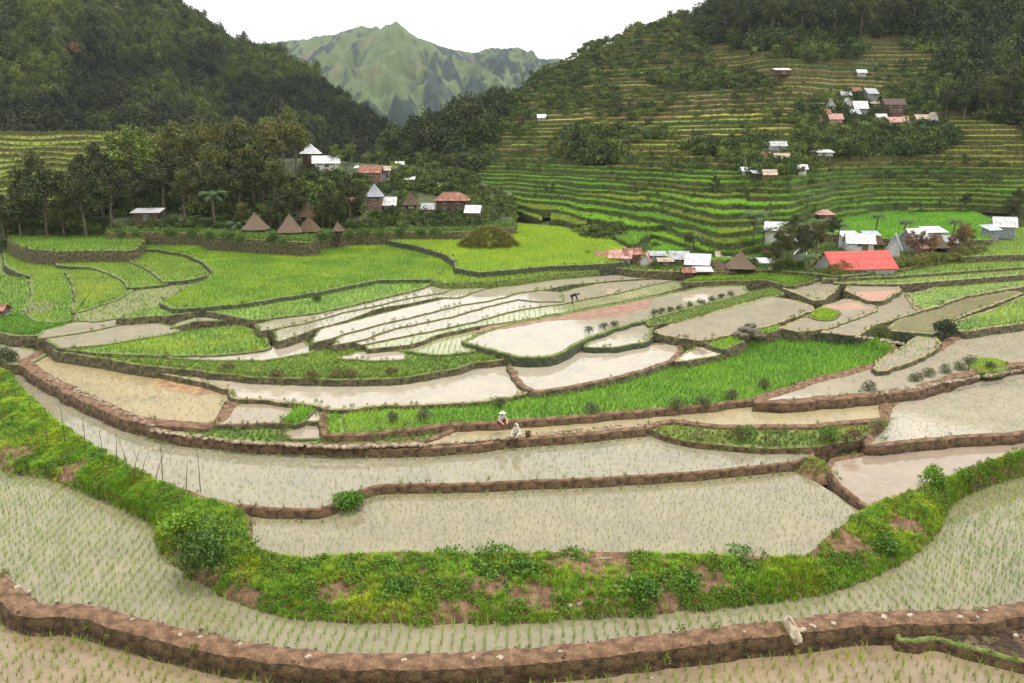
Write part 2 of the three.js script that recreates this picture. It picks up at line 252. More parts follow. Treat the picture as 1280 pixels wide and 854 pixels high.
// right middle
addPaddy('large pale paddy below the double brown dike', 3.1, 'water', [[1088, 556], [1150, 548], [1220, 543], [1290, 538], [1480, 520], [1480, 420], [1280, 465], [1200, 482], [1118, 506], [1110, 530], [1098, 545]], { mat: siltGlareW, w: .5, d: 1.2, top: 'mud', face: 'mudface', crop: SEED(.4, { size: .5, drop: .5 }) });
addPaddy('thin straw-littered flooded strip along the long brown wall', 3.15, 'water', [[420, 558], [520, 558], [600, 552], [640, 547], [720, 541], [800, 533], [840, 524], [900, 531], [1000, 531], [1100, 522], [1100, 496], [900, 500], [780, 510], [640, 522], [540, 532], [430, 545]], { fringe: 2.7, mat: water(0.335, 0.287, 0.183, 1), w: .55, d: 1.1, top: 'mud', face: 'mudface', tufts: .5 });
addPaddy('weedy grass islet with brown dead stalks between pale ponds', 3.0, 'grass', [[818, 532], [840, 546], [880, 553], [950, 558], [1010, 558], [1060, 550], [1092, 536], [1102, 520], [1080, 512], [1035, 515], [1008, 528], [950, 532], [900, 530], [850, 525]], { w: .3, d: 1.1, top: 'mossy', face: 'mudface', tufts: 2, crop: GRASS({ sp: .28, size: .6, col: [.17, .22, .035], patch: .8 }) });
addPaddy('grassy verge behind the row of pale stones', 3.2, 'grass', [[165, 520], [195, 534], [240, 546], [330, 553], [430, 556], [525, 551], [560, 538], [640, 524], [640, 505], [400, 505], [280, 515]], { fringe: 2.7, w: .45, h: .12, d: 1.3, top: 'mud', face: 'mudface', tufts: .3, crop: GRASS({ sp: .3, size: .6 }) });
addPaddy('small pinkish mud pool behind the pale stones', 3.28, 'water', [[358, 541], [372, 536], [395, 529], [407, 531], [407, 547], [380, 549], [362, 547]], { mat: pinkW, w: .2, h: .08, d: 1.4, top: 'mossy', tufts: 1 });
addPaddy('straw-covered tan paddy with a rust-red stain', 3.4, 'water', [[38, 452], [70, 473], [120, 498], [170, 518], [192, 525], [240, 528], [262, 530], [272, 520], [290, 490], [270, 470], [200, 455], [130, 440], [85, 436], [60, 440]], { mat: water(0.335, 0.276, 0.168, 1), w: 1.0, h: .16, d: 1.5, top: 'mud', face: 'mudface', tufts: .5, crop: { sp: .42, geo: 'seedling', name: 'rice_stubble', size: .5, col: [.36, .3, .13], jit: 1.2, drop: .3 } });
addPaddy('small glaring pool at the corner of the straw-covered paddy', 3.45, 'water', [[-150, 425], [0, 432], [14, 432], [35, 438], [58, 443], [34, 455], [20, 455], [0, 452], [-150, 450]], { mat: siltGlareW, w: .3, d: 1.4, top: 'mossy' });
addPaddy('small grey pool dotted with weeds beside a brown bund', 3.5, 'water', [[273, 530], [284, 506], [300, 497], [330, 498], [370, 502], [372, 512], [356, 529]], { mat: water(.29, .245, .165), w: .25, d: 1.4, top: 'mud', crop: SEED(.5, { size: .5, drop: .5 }) });
addPaddy('bright green slanted seedbed between two small pools', 3.55, 'rice', [[352, 529], [368, 513], [378, 506], [392, 507], [386, 518], [372, 530]], { w: .15, h: .1, d: 1.4, top: 'mossy', crop: RICE([.2, .42, .01], { sp: .18, size: .8 }) });
addPaddy('tiny white pool beside the slanted seedbed', 3.5, 'water', [[382, 526], [394, 512], [412, 514], [414, 519], [400, 526]], { mat: siltGlareW, w: .2, d: 1.4, top: 'mossy' });
addPaddy('large vivid green rice field with shrubs along its front bund', 3.5, 'rice', [[412, 543], [470, 541], [560, 530], [620, 527], [700, 521], [800, 513], [880, 506], [940, 499], [965, 492], [1010, 482], [1060, 469], [1092, 455], [1116, 437], [1108, 426], [1050, 412], [1000, 404], [970, 402], [930, 412], [880, 426], [820, 440], [740, 464], [670, 482], [600, 495], [545, 500], [440, 502], [410, 518]], { w: .5, h: .14, d: 1.2, top: 'mud', face: 'mudface', tufts: 1, crop: RICE([.15, .33, .004], { sp: .22, size: .75 }) });
addPaddy('bright yellow-green seedbed at the tapering end of the vivid green field', 3.53, 'rice', [[430, 516], [470, 508], [500, 511], [528, 512], [522, 529], [480, 537], [434, 539]], { w: .1, h: .05, d: .3, top: 'turf', face: 'turf', crop: RICE([.32, .47, .008], { sp: .2, size: .6 }) });
addPaddy('yellow-green seedbed at the edge of the long pale paddy', 3.8, 'rice', [[1213, 459], [1222, 450], [1245, 449], [1261, 456], [1250, 463], [1225, 465]], { w: .12, h: .06, d: .4, top: 'turf', face: 'turf', crop: RICE([.36, .47, .01], { sp: .2, size: .6 }) });
addPaddy('long pale paddy with scattered weeds beside the vivid green field', 3.7, 'water', [[955, 502], [1000, 498], [1060, 494], [1140, 484], [1180, 472], [1220, 460], [1290, 452], [1480, 430], [1480, 380], [1290, 405], [1243, 405], [1215, 414], [1180, 438], [1150, 448], [1080, 464], [1020, 480]], { mat: siltGlareW, w: .9, h: .16, d: 1.3, top: 'mud', face: 'mudface', tufts: .6, crop: SEED(.6, { size: .8, drop: .75 }) });
addPaddy('long white central paddy reflecting the sky', 3.75, 'water', [[96, 446], [150, 457], [210, 467], [262, 478], [290, 486], [298, 496], [330, 499], [400, 506], [418, 511], [450, 509], [480, 506], [540, 505], [600, 501], [640, 495], [662, 488], [650, 474], [634, 448], [590, 448], [480, 464], [380, 466], [300, 462], [220, 454], [150, 443]], { mat: siltGlareW, w: .35, d: 1.4, top: 'earth', tufts: .8 });
addPaddy('muddy sliver of a pool with grass at the tip of the vivid green field', 4.0, 'water', [[1098, 464], [1140, 450], [1166, 437], [1172, 428], [1165, 421], [1150, 421], [1130, 436], [1100, 452]], { mat: siltGlareW, w: .3, d: 1.4, crop: SEED(.5, { size: 1, drop: .5 }) });
addPaddy('grassy strip with brown weeds in front of the slanting ponds', 4.2, 'grass', [[70, 438], [140, 449], [190, 457], [250, 463], [320, 471], [440, 474], [500, 472], [565, 461], [590, 453], [650, 447], [640, 438], [540, 430], [480, 436], [300, 445], [200, 436]], { w: .3, d: 1.4, top: 'mossy', tufts: 1.2, crop: GRASS({ sp: .3, size: .7, col: [.17, .27, .025] }) });
addPaddy('pale paddy with a curved bund beside the central one', 3.95, 'water', [[669, 488], [690, 486], [740, 477], [800, 463], [838, 449], [849, 437], [838, 430], [800, 432], [720, 442], [645, 454], [642, 462], [655, 478]], { mat: siltGlareW, w: .45, d: 1.4, top: 'mud', tufts: .7 });
addPaddy('small bright pool in the grassy strip', 4.3, 'water', [[426, 448], [470, 451], [508, 449], [500, 441], [480, 437], [448, 441]], { mat: siltGlareW, w: .25, d: 1.4, top: 'mossy', tufts: 1.2 });
addPaddy('shallow greenish paddy beside the tall dark wall', 4.35, 'water', [[502, 437], [520, 440], [545, 443], [575, 441], [590, 438], [600, 420], [580, 405], [540, 410], [512, 425]], { mat: greenW, w: .35, d: 1.4, top: 'mossy', face: 'darkwall', crop: SEED(.42, { size: .8, drop: .3 }) });
addPaddy('reddish mud plot at the corner of the vivid green field', 4.05, 'mud', [[846, 452], [862, 440], [882, 428], [908, 436], [890, 445]], { w: .25, d: 1.4, mat: M.rubble });
addPaddy('thin tan flooded strip in front of the slanting ponds', 4.32, 'water', [[205, 446], [256, 450], [332, 450], [384, 441], [389, 437], [378, 428], [352, 432], [336, 436], [296, 438]], { mat: siltGlareW, w: .3, d: 1.4, top: 'mossy' });
// left lower
addPaddy('bright green rice plot with a pointed end before the slanting ponds', 4.42, 'rice', [[84, 436], [130, 441], [200, 444], [256, 444], [300, 441], [333, 436], [328, 420], [300, 408], [256, 412], [200, 420], [130, 428]], { w: .3, d: 1.4, top: 'mossy', crop: RICE([.21, .32, .01], { sp: .32, size: .8, patch: .5 }) });
addPaddy('white paddy with a slanted front at the grove side of the valley', 4.5, 'water', [[62, 426], [80, 435], [130, 431], [200, 419], [224, 414], [192, 402], [140, 406], [70, 418]], { mat: siltGlareW, w: .25, d: 1.4, top: 'mossy', crop: SEED(.5, { size: .5, drop: .6 }) });
addPaddy('thin white paddy below a dark grassy wall', 4.56, 'water', [[50, 423], [95, 417], [140, 408], [152, 405], [138, 396], [100, 402], [55, 414]], { mat: siltGlareW, w: .25, d: 1.4, top: 'mossy' });
addPaddy('dark green grass plot under the sparse green paddies', 4.4, 'grass', [[-150, 405], [0, 415], [30, 420], [60, 418], [100, 412], [150, 400], [120, 390], [20, 395], [-150, 390]], { w: .3, d: 1.4, top: 'mossy', crop: GRASS({ sp: .3, col: [.1, .24, .015] }) });
addPaddy('flat green paddy by a small brown shelter', 4.3, 'rice', [[-150, 330], [-20, 342], [12, 346], [34, 350], [40, 362], [36, 384], [26, 398], [8, 412], [-150, 415]], { w: .3, d: 1.4, top: 'mossy', crop: RICE([.14, .25, .02], { sp: .36, size: .8 }) });
addPaddy('green paddy with a white puddle in the corner', 4.48, 'rice', [[7, 314], [9, 332], [25, 341], [40, 345], [43, 368], [36, 393], [45, 401], [70, 403], [92, 400], [98, 376], [95, 356], [85, 338], [55, 318], [30, 308]], { w: .35, d: 1.4, top: 'mossy', face: 'darkwall', crop: RICE([.21, .3, .01], { sp: .28, size: .65 }) });
addPaddy('sparse pale green paddy below the curved terraces', 4.62, 'water', [[92, 400], [120, 402], [165, 394], [210, 380], [258, 362], [264, 340], [208, 352], [140, 376], [98, 390]], { mat: greenW, w: .3, d: 1.4, top: 'mossy', face: 'darkwall', crop: RICE([.17, .29, .03], { sp: .42, size: .8, drop: .4, patch: .5 }) });
addPaddy('white flooded sliver between green plots', 4.6, 'water', [[214, 410], [240, 402], [290, 400], [301, 394], [288, 390], [256, 394], [228, 403]], { mat: siltGlareW, w: .2, d: 1.4, top: 'mossy' });
addPaddy('rounded green paddy ringed by a dark curved wall', 4.7, 'rice', [[84, 339], [110, 338], [140, 346], [157, 354], [162, 364], [140, 376], [97, 390], [93, 392], [98, 374], [93, 354]], { w: .35, d: 1, top: 'mossy', face: 'darkwall', crop: RICE([.22, .31, .01], { sp: .28, size: .65, patch: .5 }) });
addPaddy('crescent green paddy over the rounded one', 4.9, 'rice', [[73, 331], [90, 333], [115, 334], [140, 342], [159, 352], [164, 360], [207, 355], [190, 338], [168, 326], [120, 322], [75, 322]], { w: .35, d: 1.1, top: 'mossy', face: 'darkwall', crop: RICE([.22, .3, .01], { sp: .28, size: .65 }) });
addPaddy('green paddy with a slanted dark wall at its tip', 5.08, 'rice', [[165, 327], [185, 335], [208, 352], [235, 350], [264, 342], [262, 330], [235, 318], [205, 312], [166, 315]], { w: .35, d: 1.1, top: 'mossy', face: 'darkwall', crop: RICE([.22, .29, .01], { sp: .28, size: .65 }) });
// slanting strips
const strip = (L, px, mat, crop, label = stripL) => addPaddy(label, L, 'water', px, { mat, crop, w: .16, h: .05, d: 1.3, top: 'mossy', face: 'wall', tufts: .8, group: stripG });
strip(4.65, [[462, 436], [512, 431], [552, 417], [592, 409], [652, 400], [712, 389], [768, 378], [828, 366], [882, 351], [864, 344], [768, 362], [656, 382], [592, 398], [512, 414], [462, 428]], greenW, SEED(.5, { size: .7, drop: .3 }));
strip(4.72, [[452, 431], [512, 419], [558, 410], [592, 402], [632, 391], [656, 386], [708, 379], [768, 367], [828, 353], [868, 346], [860, 338], [768, 350], [700, 366], [608, 380], [512, 402], [440, 424]], siltGlareW, SEED(.6, { size: .6, drop: .6 }));
strip(4.79, [[416, 432], [456, 424], [486, 412], [512, 407], [564, 396], [608, 383], [648, 374], [672, 377], [702, 377], [702, 366], [650, 362], [576, 378], [512, 394], [430, 418]], siltGlareW, SEED(.6, { size: .6, drop: .6 }));
strip(4.86, [[388, 430], [436, 416], [476, 405], [512, 397], [576, 381], [608, 377], [652, 365], [682, 362], [712, 356], [768, 351], [852, 345], [860, 334], [768, 340], [684, 348], [610, 362], [512, 384], [400, 412]], siltGlareW, null);
strip(4.93, [[348, 427], [396, 410], [436, 400], [466, 387], [512, 379], [548, 372], [572, 372], [610, 359], [632, 355], [684, 343], [715, 338], [684, 336], [600, 350], [512, 370], [430, 386], [345, 414]], siltGlareW, SEED(.45, { size: .75, drop: .3 }));
strip(5.0, [[326, 414], [386, 403], [426, 391], [466, 383], [512, 372], [552, 366], [585, 354], [560, 348], [480, 366], [400, 386], [320, 406]], siltGlareW, SEED(.45, { size: .8, drop: .4 }));
addPaddy('paddy with a rust-red muddy bank above the tall dark wall', 4.6, 'water', [[584, 427], [596, 432], [620, 438], [648, 446], [682, 446], [700, 440], [722, 427], [768, 410], [820, 396], [880, 380], [932, 367], [928, 358], [880, 360], [820, 372], [768, 382], [700, 395], [640, 406], [600, 419]], { mat: siltGlareW, w: .4, h: .14, d: 1.3, top: 'mossy', face: 'darkwall', tufts: .8 });
addPaddy('small pale paddy beside a dark wedge of wall', 4.35, 'water', [[733, 434], [770, 434], [808, 426], [813, 408], [790, 408], [740, 426]], { mat: siltGlareW, w: .3, d: 1.4, top: 'mossy', face: 'darkwall' });
addPaddy('grassy sliver beside the row of shrubs', 4.55, 'grass', [[812, 407], [870, 397], [930, 382], [977, 368], [975, 358], [930, 368], [870, 383], [812, 396]], { w: .2, d: 1.4, top: 'mossy', crop: GRASS({ col: [.2, .26, .05], size: .6 }) });
addPaddy('white paddy beside a heap of dark boulders', 4.6, 'water', [[821, 415], [840, 420], [870, 425], [890, 423], [925, 414], [960, 406], [1012, 388], [1013, 383], [990, 376], [965, 372], [930, 381], [880, 396], [840, 407]], { mat: siltGlareW, w: .35, d: 1.4, top: 'earth' });
addPaddy('yellow-green seedbed plots beside the boulder heap', 4.4, 'rice', [[880, 428], [908, 417], [932, 424], [905, 437]], { w: .2, h: .1, d: 1.4, top: 'mossy', crop: RICE([.3, .45, .01], { sp: .2, size: .7 }) });
addPaddy('yellow-green seedbed on the far side of the boulder heap', 4.45, 'rice', [[938, 412], [955, 403], [972, 405], [974, 412], [955, 417]], { w: .2, h: .1, d: 1.4, top: 'mossy', crop: RICE([.28, .42, .01], { sp: .2, size: .7 }) });
addPaddy('white paddy holding a yellow-green seedbed', 4.5, 'water', [[978, 410], [1010, 397], [1030, 384], [1060, 374], [1090, 382], [1091, 388], [1065, 399], [1030, 411], [1000, 414]], { mat: siltGlareW, w: .3, d: 1.4, top: 'earth' });
addPaddy('yellow-green seedbed set in a white paddy', 4.58, 'rice', [[1013, 396], [1020, 388], [1036, 386], [1047, 392], [1044, 398], [1028, 401]], { w: .12, h: .06, d: .3, top: 'mossy', crop: RICE([.32, .46, .01], { sp: .2, size: .7 }) });
addPaddy('small white paddy with bent corner near the red roofed house', 4.85, 'water', [[1060, 363], [1088, 376], [1100, 376], [1123, 362], [1116, 354], [1068, 353]], { mat: siltGlareW, w: .35, d: 1.4, top: 'earth' });
addPaddy('pale paddy beside the path below the red roofed house', 4.9, 'water', [[984, 361], [1006, 370], [1022, 376], [1038, 366], [1048, 354], [1020, 348], [995, 350]], { mat: siltGlareW, w: .4, d: 1.4, top: 'earth', crop: SEED(.6, { size: .8, drop: .5 }) });
addPaddy('pale paddy over the stone wall behind the vivid green field', 4.4, 'water', [[1028, 416], [1068, 419], [1090, 406], [1140, 391], [1148, 387], [1133, 366], [1120, 366], [1100, 378], [1060, 398]], { mat: siltGlareW, w: .35, d: 1, top: 'earth', face: 'darkwall' });
addPaddy('olive tapering plot beside pale paddies', 4.45, 'rice', [[1149, 388], [1134, 369], [1180, 358], [1290, 344], [1290, 356], [1205, 370], [1165, 384]], { w: .3, d: 1.4, top: 'earth', crop: RICE([.24, .24, .04], { sp: .4, size: .6, drop: .3 }) });
addPaddy('muddy paddy beside a round dark shrub', 4.25, 'water', [[1112, 413], [1165, 417], [1180, 408], [1195, 396], [1240, 380], [1278, 366], [1240, 364], [1200, 366], [1160, 384], [1130, 398]], { mat: water(0.29, 0.25, 0.16), w: .35, d: 1, top: 'earth', face: 'darkwall', crop: SEED(.5, { size: .7 }) });
addPaddy('patchy green and tan plot beside the muddy paddy', 4.35, 'rice', [[1183, 410], [1210, 398], [1245, 387], [1290, 368], [1480, 330], [1480, 390], [1290, 402], [1240, 408], [1205, 414]], { w: .35, d: 1, top: 'earth', crop: RICE([.2, .32, .03], { sp: .36, size: .7, patch: .7 }) });
addPaddy('narrow olive strip below the hedge', 5.1, 'rice', [[1046, 354], [1120, 355], [1200, 349], [1255, 345], [1480, 325], [1480, 310], [1280, 330], [1200, 338], [1100, 343], [1046, 345]], { w: .35, d: 1, top: 'earth', crop: RICE([.25, .24, .04], { sp: .4, size: .6 }) });
addPaddy('long olive green field under the hedge by the red roofed house', 5.4, 'rice', [[1030, 349], [1050, 348], [1120, 345], [1200, 339], [1285, 333], [1480, 320], [1480, 295], [1285, 315], [1230, 318], [1150, 328], [1050, 338]], { w: .35, d: 1, top: 'mossy', crop: RICE([.22, .27, .02], { sp: .36, size: .7 }) });
addPaddy('olive green field beside the shiny metal sheds', 6.2, 'rice', [[1205, 321], [1240, 319], [1290, 318], [1480, 305], [1480, 262], [1290, 284], [1260, 286], [1228, 303]], { w: .35, d: 1.2, top: 'mossy', crop: RICE([.24, .31, .015], { sp: .36, size: .7 }) });
addPaddy('green strip of grass below the village houses', 5.2, 'grass', [[855, 353], [900, 351], [960, 350], [990, 358], [1030, 346], [1030, 335], [960, 332], [900, 338]], { w: .3, d: 1.4, top: 'mossy', tufts: 1.5, crop: GRASS({ col: [.2, .32, .02] }) });
// greens of the valley
addPaddy('light green strip along the lower edge of the large green paddy', 5.12, 'rice', [[150, 398], [172, 396], [212, 394], [256, 388], [320, 400], [400, 390], [512, 364], [548, 352], [500, 346], [400, 362], [300, 374], [230, 380], [180, 388]], { w: .3, d: 1.4, top: 'turf', crop: RICE([.18, .3, .02], { sp: .38, size: .8, drop: .15, patch: .4 }) });
addPaddy('large green paddy curving below the thatched huts', 5.5, 'rice', [[205, 378], [220, 386], [300, 380], [400, 364], [470, 350], [540, 349], [580, 330], [575, 315], [490, 292], [390, 288], [250, 290], [164, 302], [164, 311], [200, 312], [235, 318], [258, 328], [269, 340], [262, 350], [240, 358]], { w: .4, d: 1.2, top: 'turf', face: 'darkwall', crop: RICE([.2, .34, .006], { sp: .26, size: .7, patch: .45 }) });
addPaddy('high green terrace above a long brown stone wall', 6.5, 'rice', [[14, 300], [20, 304], [40, 311], [75, 314], [120, 313], [165, 313], [178, 300], [120, 284], [50, 284], [14, 292]], { w: .35, d: 2.2, top: 'mossy', face: 'wall', tufts: 4, tuftSize: 1.4, crop: RICE([.16, .27, .02], { sp: .4, size: .9 }) });
addPaddy('glowing yellow-green field below the grassy mound', 6.3, 'rice', [[430, 293], [450, 296], [490, 301], [530, 309], [558, 318], [572, 327], [572, 335], [600, 340], [640, 337], [690, 332], [730, 331], [772, 328], [800, 322], [768, 302], [700, 284], [650, 280], [570, 282], [500, 280], [430, 284]], { w: .35, d: 1.4, top: 'mossy', face: 'darkwall', crop: RICE([.38, .47, .004], { sp: .26, size: .7, patch: .15 }) });
addPaddy('narrow yellow-green strip along the foot of the glowing field', 5.6, 'rice', [[540, 350], [556, 354], [600, 352], [640, 349], [690, 342], [730, 339], [776, 334], [776, 322], [690, 328], [600, 336], [560, 338]], { w: .25, d: 1.4, top: 'turf', face: 'turf', tufts: 2, crop: RICE([.36, .45, .006], { sp: .26, size: .7, patch: .15 }) });
addPaddy('bright green field behind the metal roofed village', 7.0, 'rice', [[1030, 292], [1130, 300], [1235, 300], [1240, 275], [1200, 258], [1130, 258], [1060, 266]], { w: .3, d: 1.2, top: 'mossy', crop: RICE([.16, .38, .006], { sp: .36, size: .9 }) });
addPaddy('grassy village platform with a stone wall under the thatched huts', 7.5, 'grass', [[140, 291], [180, 290], [255, 291], [264, 296], [330, 300], [388, 303], [394, 296], [440, 291], [500, 290], [570, 290], [640, 284], [640, 262], [500, 250], [300, 255], [130, 268]], { w: .4, d: 2.4, top: 'mossy', face: 'wall', tufts: 4, tuftSize: 1.6, crop: GRASS({ sp: .5, size: 1.4, col: [.1, .17, .02] }) });
addPaddy('grassy ground under the metal roofed village', 5.7, 'grass', [[728, 322], [760, 333], [800, 338], [870, 340], [960, 337], [1010, 341], [1050, 345], [1120, 337], [1170, 328], [1230, 316], [1245, 296], [1150, 280], [1000, 278], [800, 290]], { w: .4, d: 1.4, top: 'mossy', tufts: 1.6, crop: GRASS({ sp: .55, size: 1.1, col: [.13, .18, .03] }) });
const roots = paddies.map(buildPaddy);
function patchOn(start, name, mat, px, lift = 0.006) { // a stain or puddle lying in a paddy
  const k = paddies.findIndex(P => P.label.startsWith(start)), P = paddies[k], pts = resample(px.map(([x, y]) => onLevel(x, y, P.L)), .5, true).map(q => V(q.x + vnoise(q.x * 1.5, q.z * 1.5, 5) * .3, 0, q.z + vnoise(q.x * 1.5, q.z * 1.5, 6) * .3));
  const c2 = pts.map(q => new THREE.Vector2(q.x, q.z)), g = new THREE.BufferGeometry(), pos = [], uv = [], nor = [];
  pts.forEach(q => { pos.push(q.x - P.c.x, lift, q.z - P.c.z); uv.push(q.x / 6, q.z / 6); nor.push(0, 1, 0); });
  g.setAttribute('position', new THREE.Float32BufferAttribute(pos, 3)); g.setAttribute('normal', new THREE.Float32BufferAttribute(nor, 3)); g.setAttribute('uv', new THREE.Float32BufferAttribute(uv, 2)); g.setIndex(THREE.ShapeUtils.triangulateShape(c2, []).flatMap(([a, b, c]) => (c2[b].x - c2[a].x) * (c2[c].y - c2[a].y) - (c2[c].x - c2[a].x) * (c2[b].y - c2[a].y) > 0 ? [a, c, b] : [a, b, c]));
  return part(name, g, mat, roots[k]);
}
patchOn('paddy with a rust-red', 'red_mud', M.redmud, [[596, 424], [640, 418], [690, 409], [740, 407], [768, 404], [806, 392], [814, 377], [768, 384], [700, 397], [640, 408], [604, 418]]);
patchOn('straw-covered tan', 'rust_stain', std({ map: soilTex([.2, .1, .04], [.3, .16, .07], [.42, .28, .14], [.3, .22, .08], .3, 13), roughness: .5 }), [[190, 483], [210, 480], [240, 484], [270, 490], [282, 494], [270, 502], [240, 503], [212, 497]]);
patchOn('green paddy with a white puddle', 'puddle', siltGlareW, [[30, 395], [40, 386], [58, 384], [70, 389], [60, 397], [44, 400]], .02);
// ---------------------------------------------------------------- ground under everything
function table(T, x) { if (x <= T[0][0]) return T[0].slice(1); for (let i = 1; i < T.length; i++) if (x <= T[i][0]) { const t = (x - T[i - 1][0]) / (T[i][0] - T[i - 1][0]); return T[i].slice(1).map((v, k) => lerp(T[i - 1][k + 1], v, smooth(t))); } return T[T.length - 1].slice(1); }
const groundT = [[0, 17.6], [3, 15.5], [8, 9.5], [16, 2], [22, -1], [40, -.8], [50, .2], [60, 1.0], [75, 1.8], [90, 2.4], [104, 3], [120, 3.4], [200, 1], [600, -20], [1200, -40], [4000, -60]];
{
  const rows = [], ds = [0.5]; while (ds[ds.length - 1] < 4000) ds.push(ds[ds.length - 1] * 1.035 + .4);
  for (const D of ds) { const R = []; for (let i = 0; i <= 90; i++) { const x = (i / 90 - .5) * (D * 2.6 + 60); R.push(V(x, table(groundT, D)[0] + fbm(x * .1, D * .1, 9) * .3, -D)); } rows.push(R); }
  const g = part('ground', gridGeo(rows, (j, i, q) => [q.x / 5, q.z / 5]), M.turf, scene); g.userData.kind = 'structure';
}
// ---------------------------------------------------------------- grassy bank between the foreground paddies
const bankPairs = [[-160, 570, -160, 425, 3.2], [0, 590, 0, 460, 3.1], [60, 600, 22, 482, 2.85], [110, 618, 70, 527, 2.85], [160, 640, 130, 567, 2.85], [194, 660, 200, 604, 2.85], [198, 686, 250, 624, 2.85], [230, 716, 300, 640, 2.75], [290, 752, 322, 690, 2.35], [370, 774, 380, 698, 2.35], [470, 780, 480, 692, 2.35], [600, 781, 600, 694, 2.35], [720, 776, 720, 692, 2.35], [850, 766, 850, 694, 2.35], [950, 755, 960, 698, 2.35], [1030, 743, 1003, 697, 2.4], [1090, 723, 1040, 668, 2.5], [1140, 696, 1085, 637, 2.7], [1172, 667, 1130, 620, 2.7], [1182, 640, 1180, 600, 2.7], [1215, 616, 1225, 584, 2.7], [1285, 594, 1285, 562, 2.85], [1480, 540, 1480, 515, 3]];
const bankLow = new THREE.CatmullRomCurve3(bankPairs.map(b => onLevel(b[0], b[1], .75)), false, 'centripetal'), bankTop = new THREE.CatmullRomCurve3(bankPairs.map(b => onLevel(b[2], b[3], b[4])), false, 'centripetal');
function bankAt(u, t) {
  const b = bankTop.getPoint(u), a = bankLow.getPoint(u).lerp(b, .05 * vnoise(u * 60, 1, 41) + .04 * vnoise(u * 190, 2, 42)), wide = a.distanceTo(b), tt = clamp(t), f = Math.min(.42, .5 / wide);
  const pr = tt < f ? tt / f * .34 : .34 + .66 * Math.pow((tt - f) / (1 - f), .9);
  const p = a.clone().lerp(b, t); p.y = lerp(a.y, b.y, pr) + (fbm(p.x * .5, p.z * .5, 15, 4) * .55 + .12) * Math.sin(Math.PI * tt) ; if (t < 0) p.y = a.y - .6; if (t > 1) p.y = b.y - .3; else if (t > .97) p.y = b.y + .08; return p;
}
// bare soil showing through, by place on the bank [x, z, radius]
const bareSpots = [[505, 692, 1.7], [740, 708, 2.0], [420, 745, .8], [570, 760, .7], [880, 730, 1], [665, 748, 1], [700, 690, .8], [615, 738, 1], [215, 700, 1.5], [245, 722, 1.4], [290, 745, 1.2], [935, 710, .8], [1050, 690, 1.2], [95, 592, 1.2], [20, 572, 1.2], [830, 752, .7], [1130, 665, .9], [1010, 700, .9]].map(([x, y, q]) => { const p = onLevel(x, y, 1.8); return [p.x, p.z, q]; });
const bareness = (x, z) => { let b = 0; for (const [a, c, q] of bareSpots) b = Math.max(b, 1 - Math.hypot((x - a) * .7, z - c) / q * (1 + .5 * vnoise(x * 2, z * 2, 4))); return clamp(b * 2); };
const bank = thing('grassy_bank', 'overgrown grassy bank with brown soil patches curving between the foreground paddies', 'bank', [0, 0, 0]);
{
  const rows = []; for (let j = 0; j <= 16; j++) { const R = []; for (let i = 0; i <= 300; i++) R.push(bankAt(i / 300, j === 0 ? -.03 : j === 16 ? 1.12 : lerp(0, 1, (j - 1) / 14))); rows.push(R); }
  const g = gridGeo(rows, (j, i, q) => [q.x / 3, q.z / 3]); part('soil', g, M.mud, bank);
  const r = rngOf(77), L = [[], [], [], []], geos = ['tuft', 'tuft2', 'weed', 'weed2'];
  for (let k = 0; k < 64000; k++) {
    const u = r(), t = r() * 1.0, a = bankLow.getPoint(u); if (!inView(a, 150)) continue; const p = bankAt(u, t); if (t > .97) p.y = Math.min(p.y, bankTop.getPoint(u).y);
    const wide = a.distanceTo(bankTop.getPoint(u)); if (r() > wide / 9) continue; const b = bareness(p.x, p.z); if (r() < b * .93) continue;
    const n = fbm(p.x * .35, p.z * .35, 55, 3), n2 = fbm(p.x * .8, p.z * .8, 56, 2), yel = clamp(.2 + n * 2), drk = clamp(n2 * 3), q = .8 + r() * .45, kind = n2 > .08 ? (r() < .8 ? 3 : 2) : r() < .45 ? 0 : r() < .8 ? 1 : 2;
    const c = kind > 1 ? [lerp(.12, .2, yel), lerp(.25, .32, yel), .018] : [lerp(.19, .34, yel), lerp(.36, .42, yel), .016];
    const dead = r() < .04; L[kind].push([p.x, p.y - .03, p.z, r() * 6.28, (kind > 1 ? .36 : .4) + r() * .36 + drk * .1, 1, (dead ? .28 : c[0]) * q, (dead ? .2 : c[1]) * q * (1 - drk * .15), c[2] * q]);
  }
  L.forEach((l, i) => scatter(i < 2 ? 'grass' : 'weeds', G[geos[i]], leafMat, l, bank));
}
// ---------------------------------------------------------------- hillsides
class Slope {
  constructor(cols, relief = 0, seed = 1, freq = .012) { Object.assign(this, { cols, relief, seed, freq }); }
  at(x, s) {
    const [yb, Db, yt, Dt, pw = 1] = table(this.cols, x), q = clamp(s), y = lerp(yb, yt, q), e = Math.sin(Math.PI * Math.min(1, q)) * this.relief;
    const D = lerp(Db, Dt, Math.pow(q, pw)) + fbm(x * this.freq, q * 2.2, this.seed, 4) * e; const p = atDepth(x, y, D);
    if (s > 1) { p.z -= (s - 1) * Dt * .6; p.x *= 1 + (s - 1) * .6; p.y -= Math.pow(s - 1, 1.2) * Dt * .45; }
    if (s < 0) { p.z += -s * 20; p.y += s * 40; } return p;
  }
  px(x, y) { const [yb, , yt] = table(this.cols, x); return this.at(x, (y - yb) / (yt - yb)); }
  geo(x0, x1, nx, ns, drop = 0) { const rows = []; for (let j = -2; j <= ns + 6; j++) { const R = []; for (let i = 0; i <= nx; i++) { const s = j < 0 ? j * .05 : j <= ns ? j / ns : 1 + (j - ns) * .08, p = this.at(lerp(x0, x1, i / nx), s); p.y -= drop; R.push(p); } rows.push(R); } return gridGeo(rows, (j, i, q) => [q.x / 9, (q.z + q.y * 1.5) / 9]); }
}
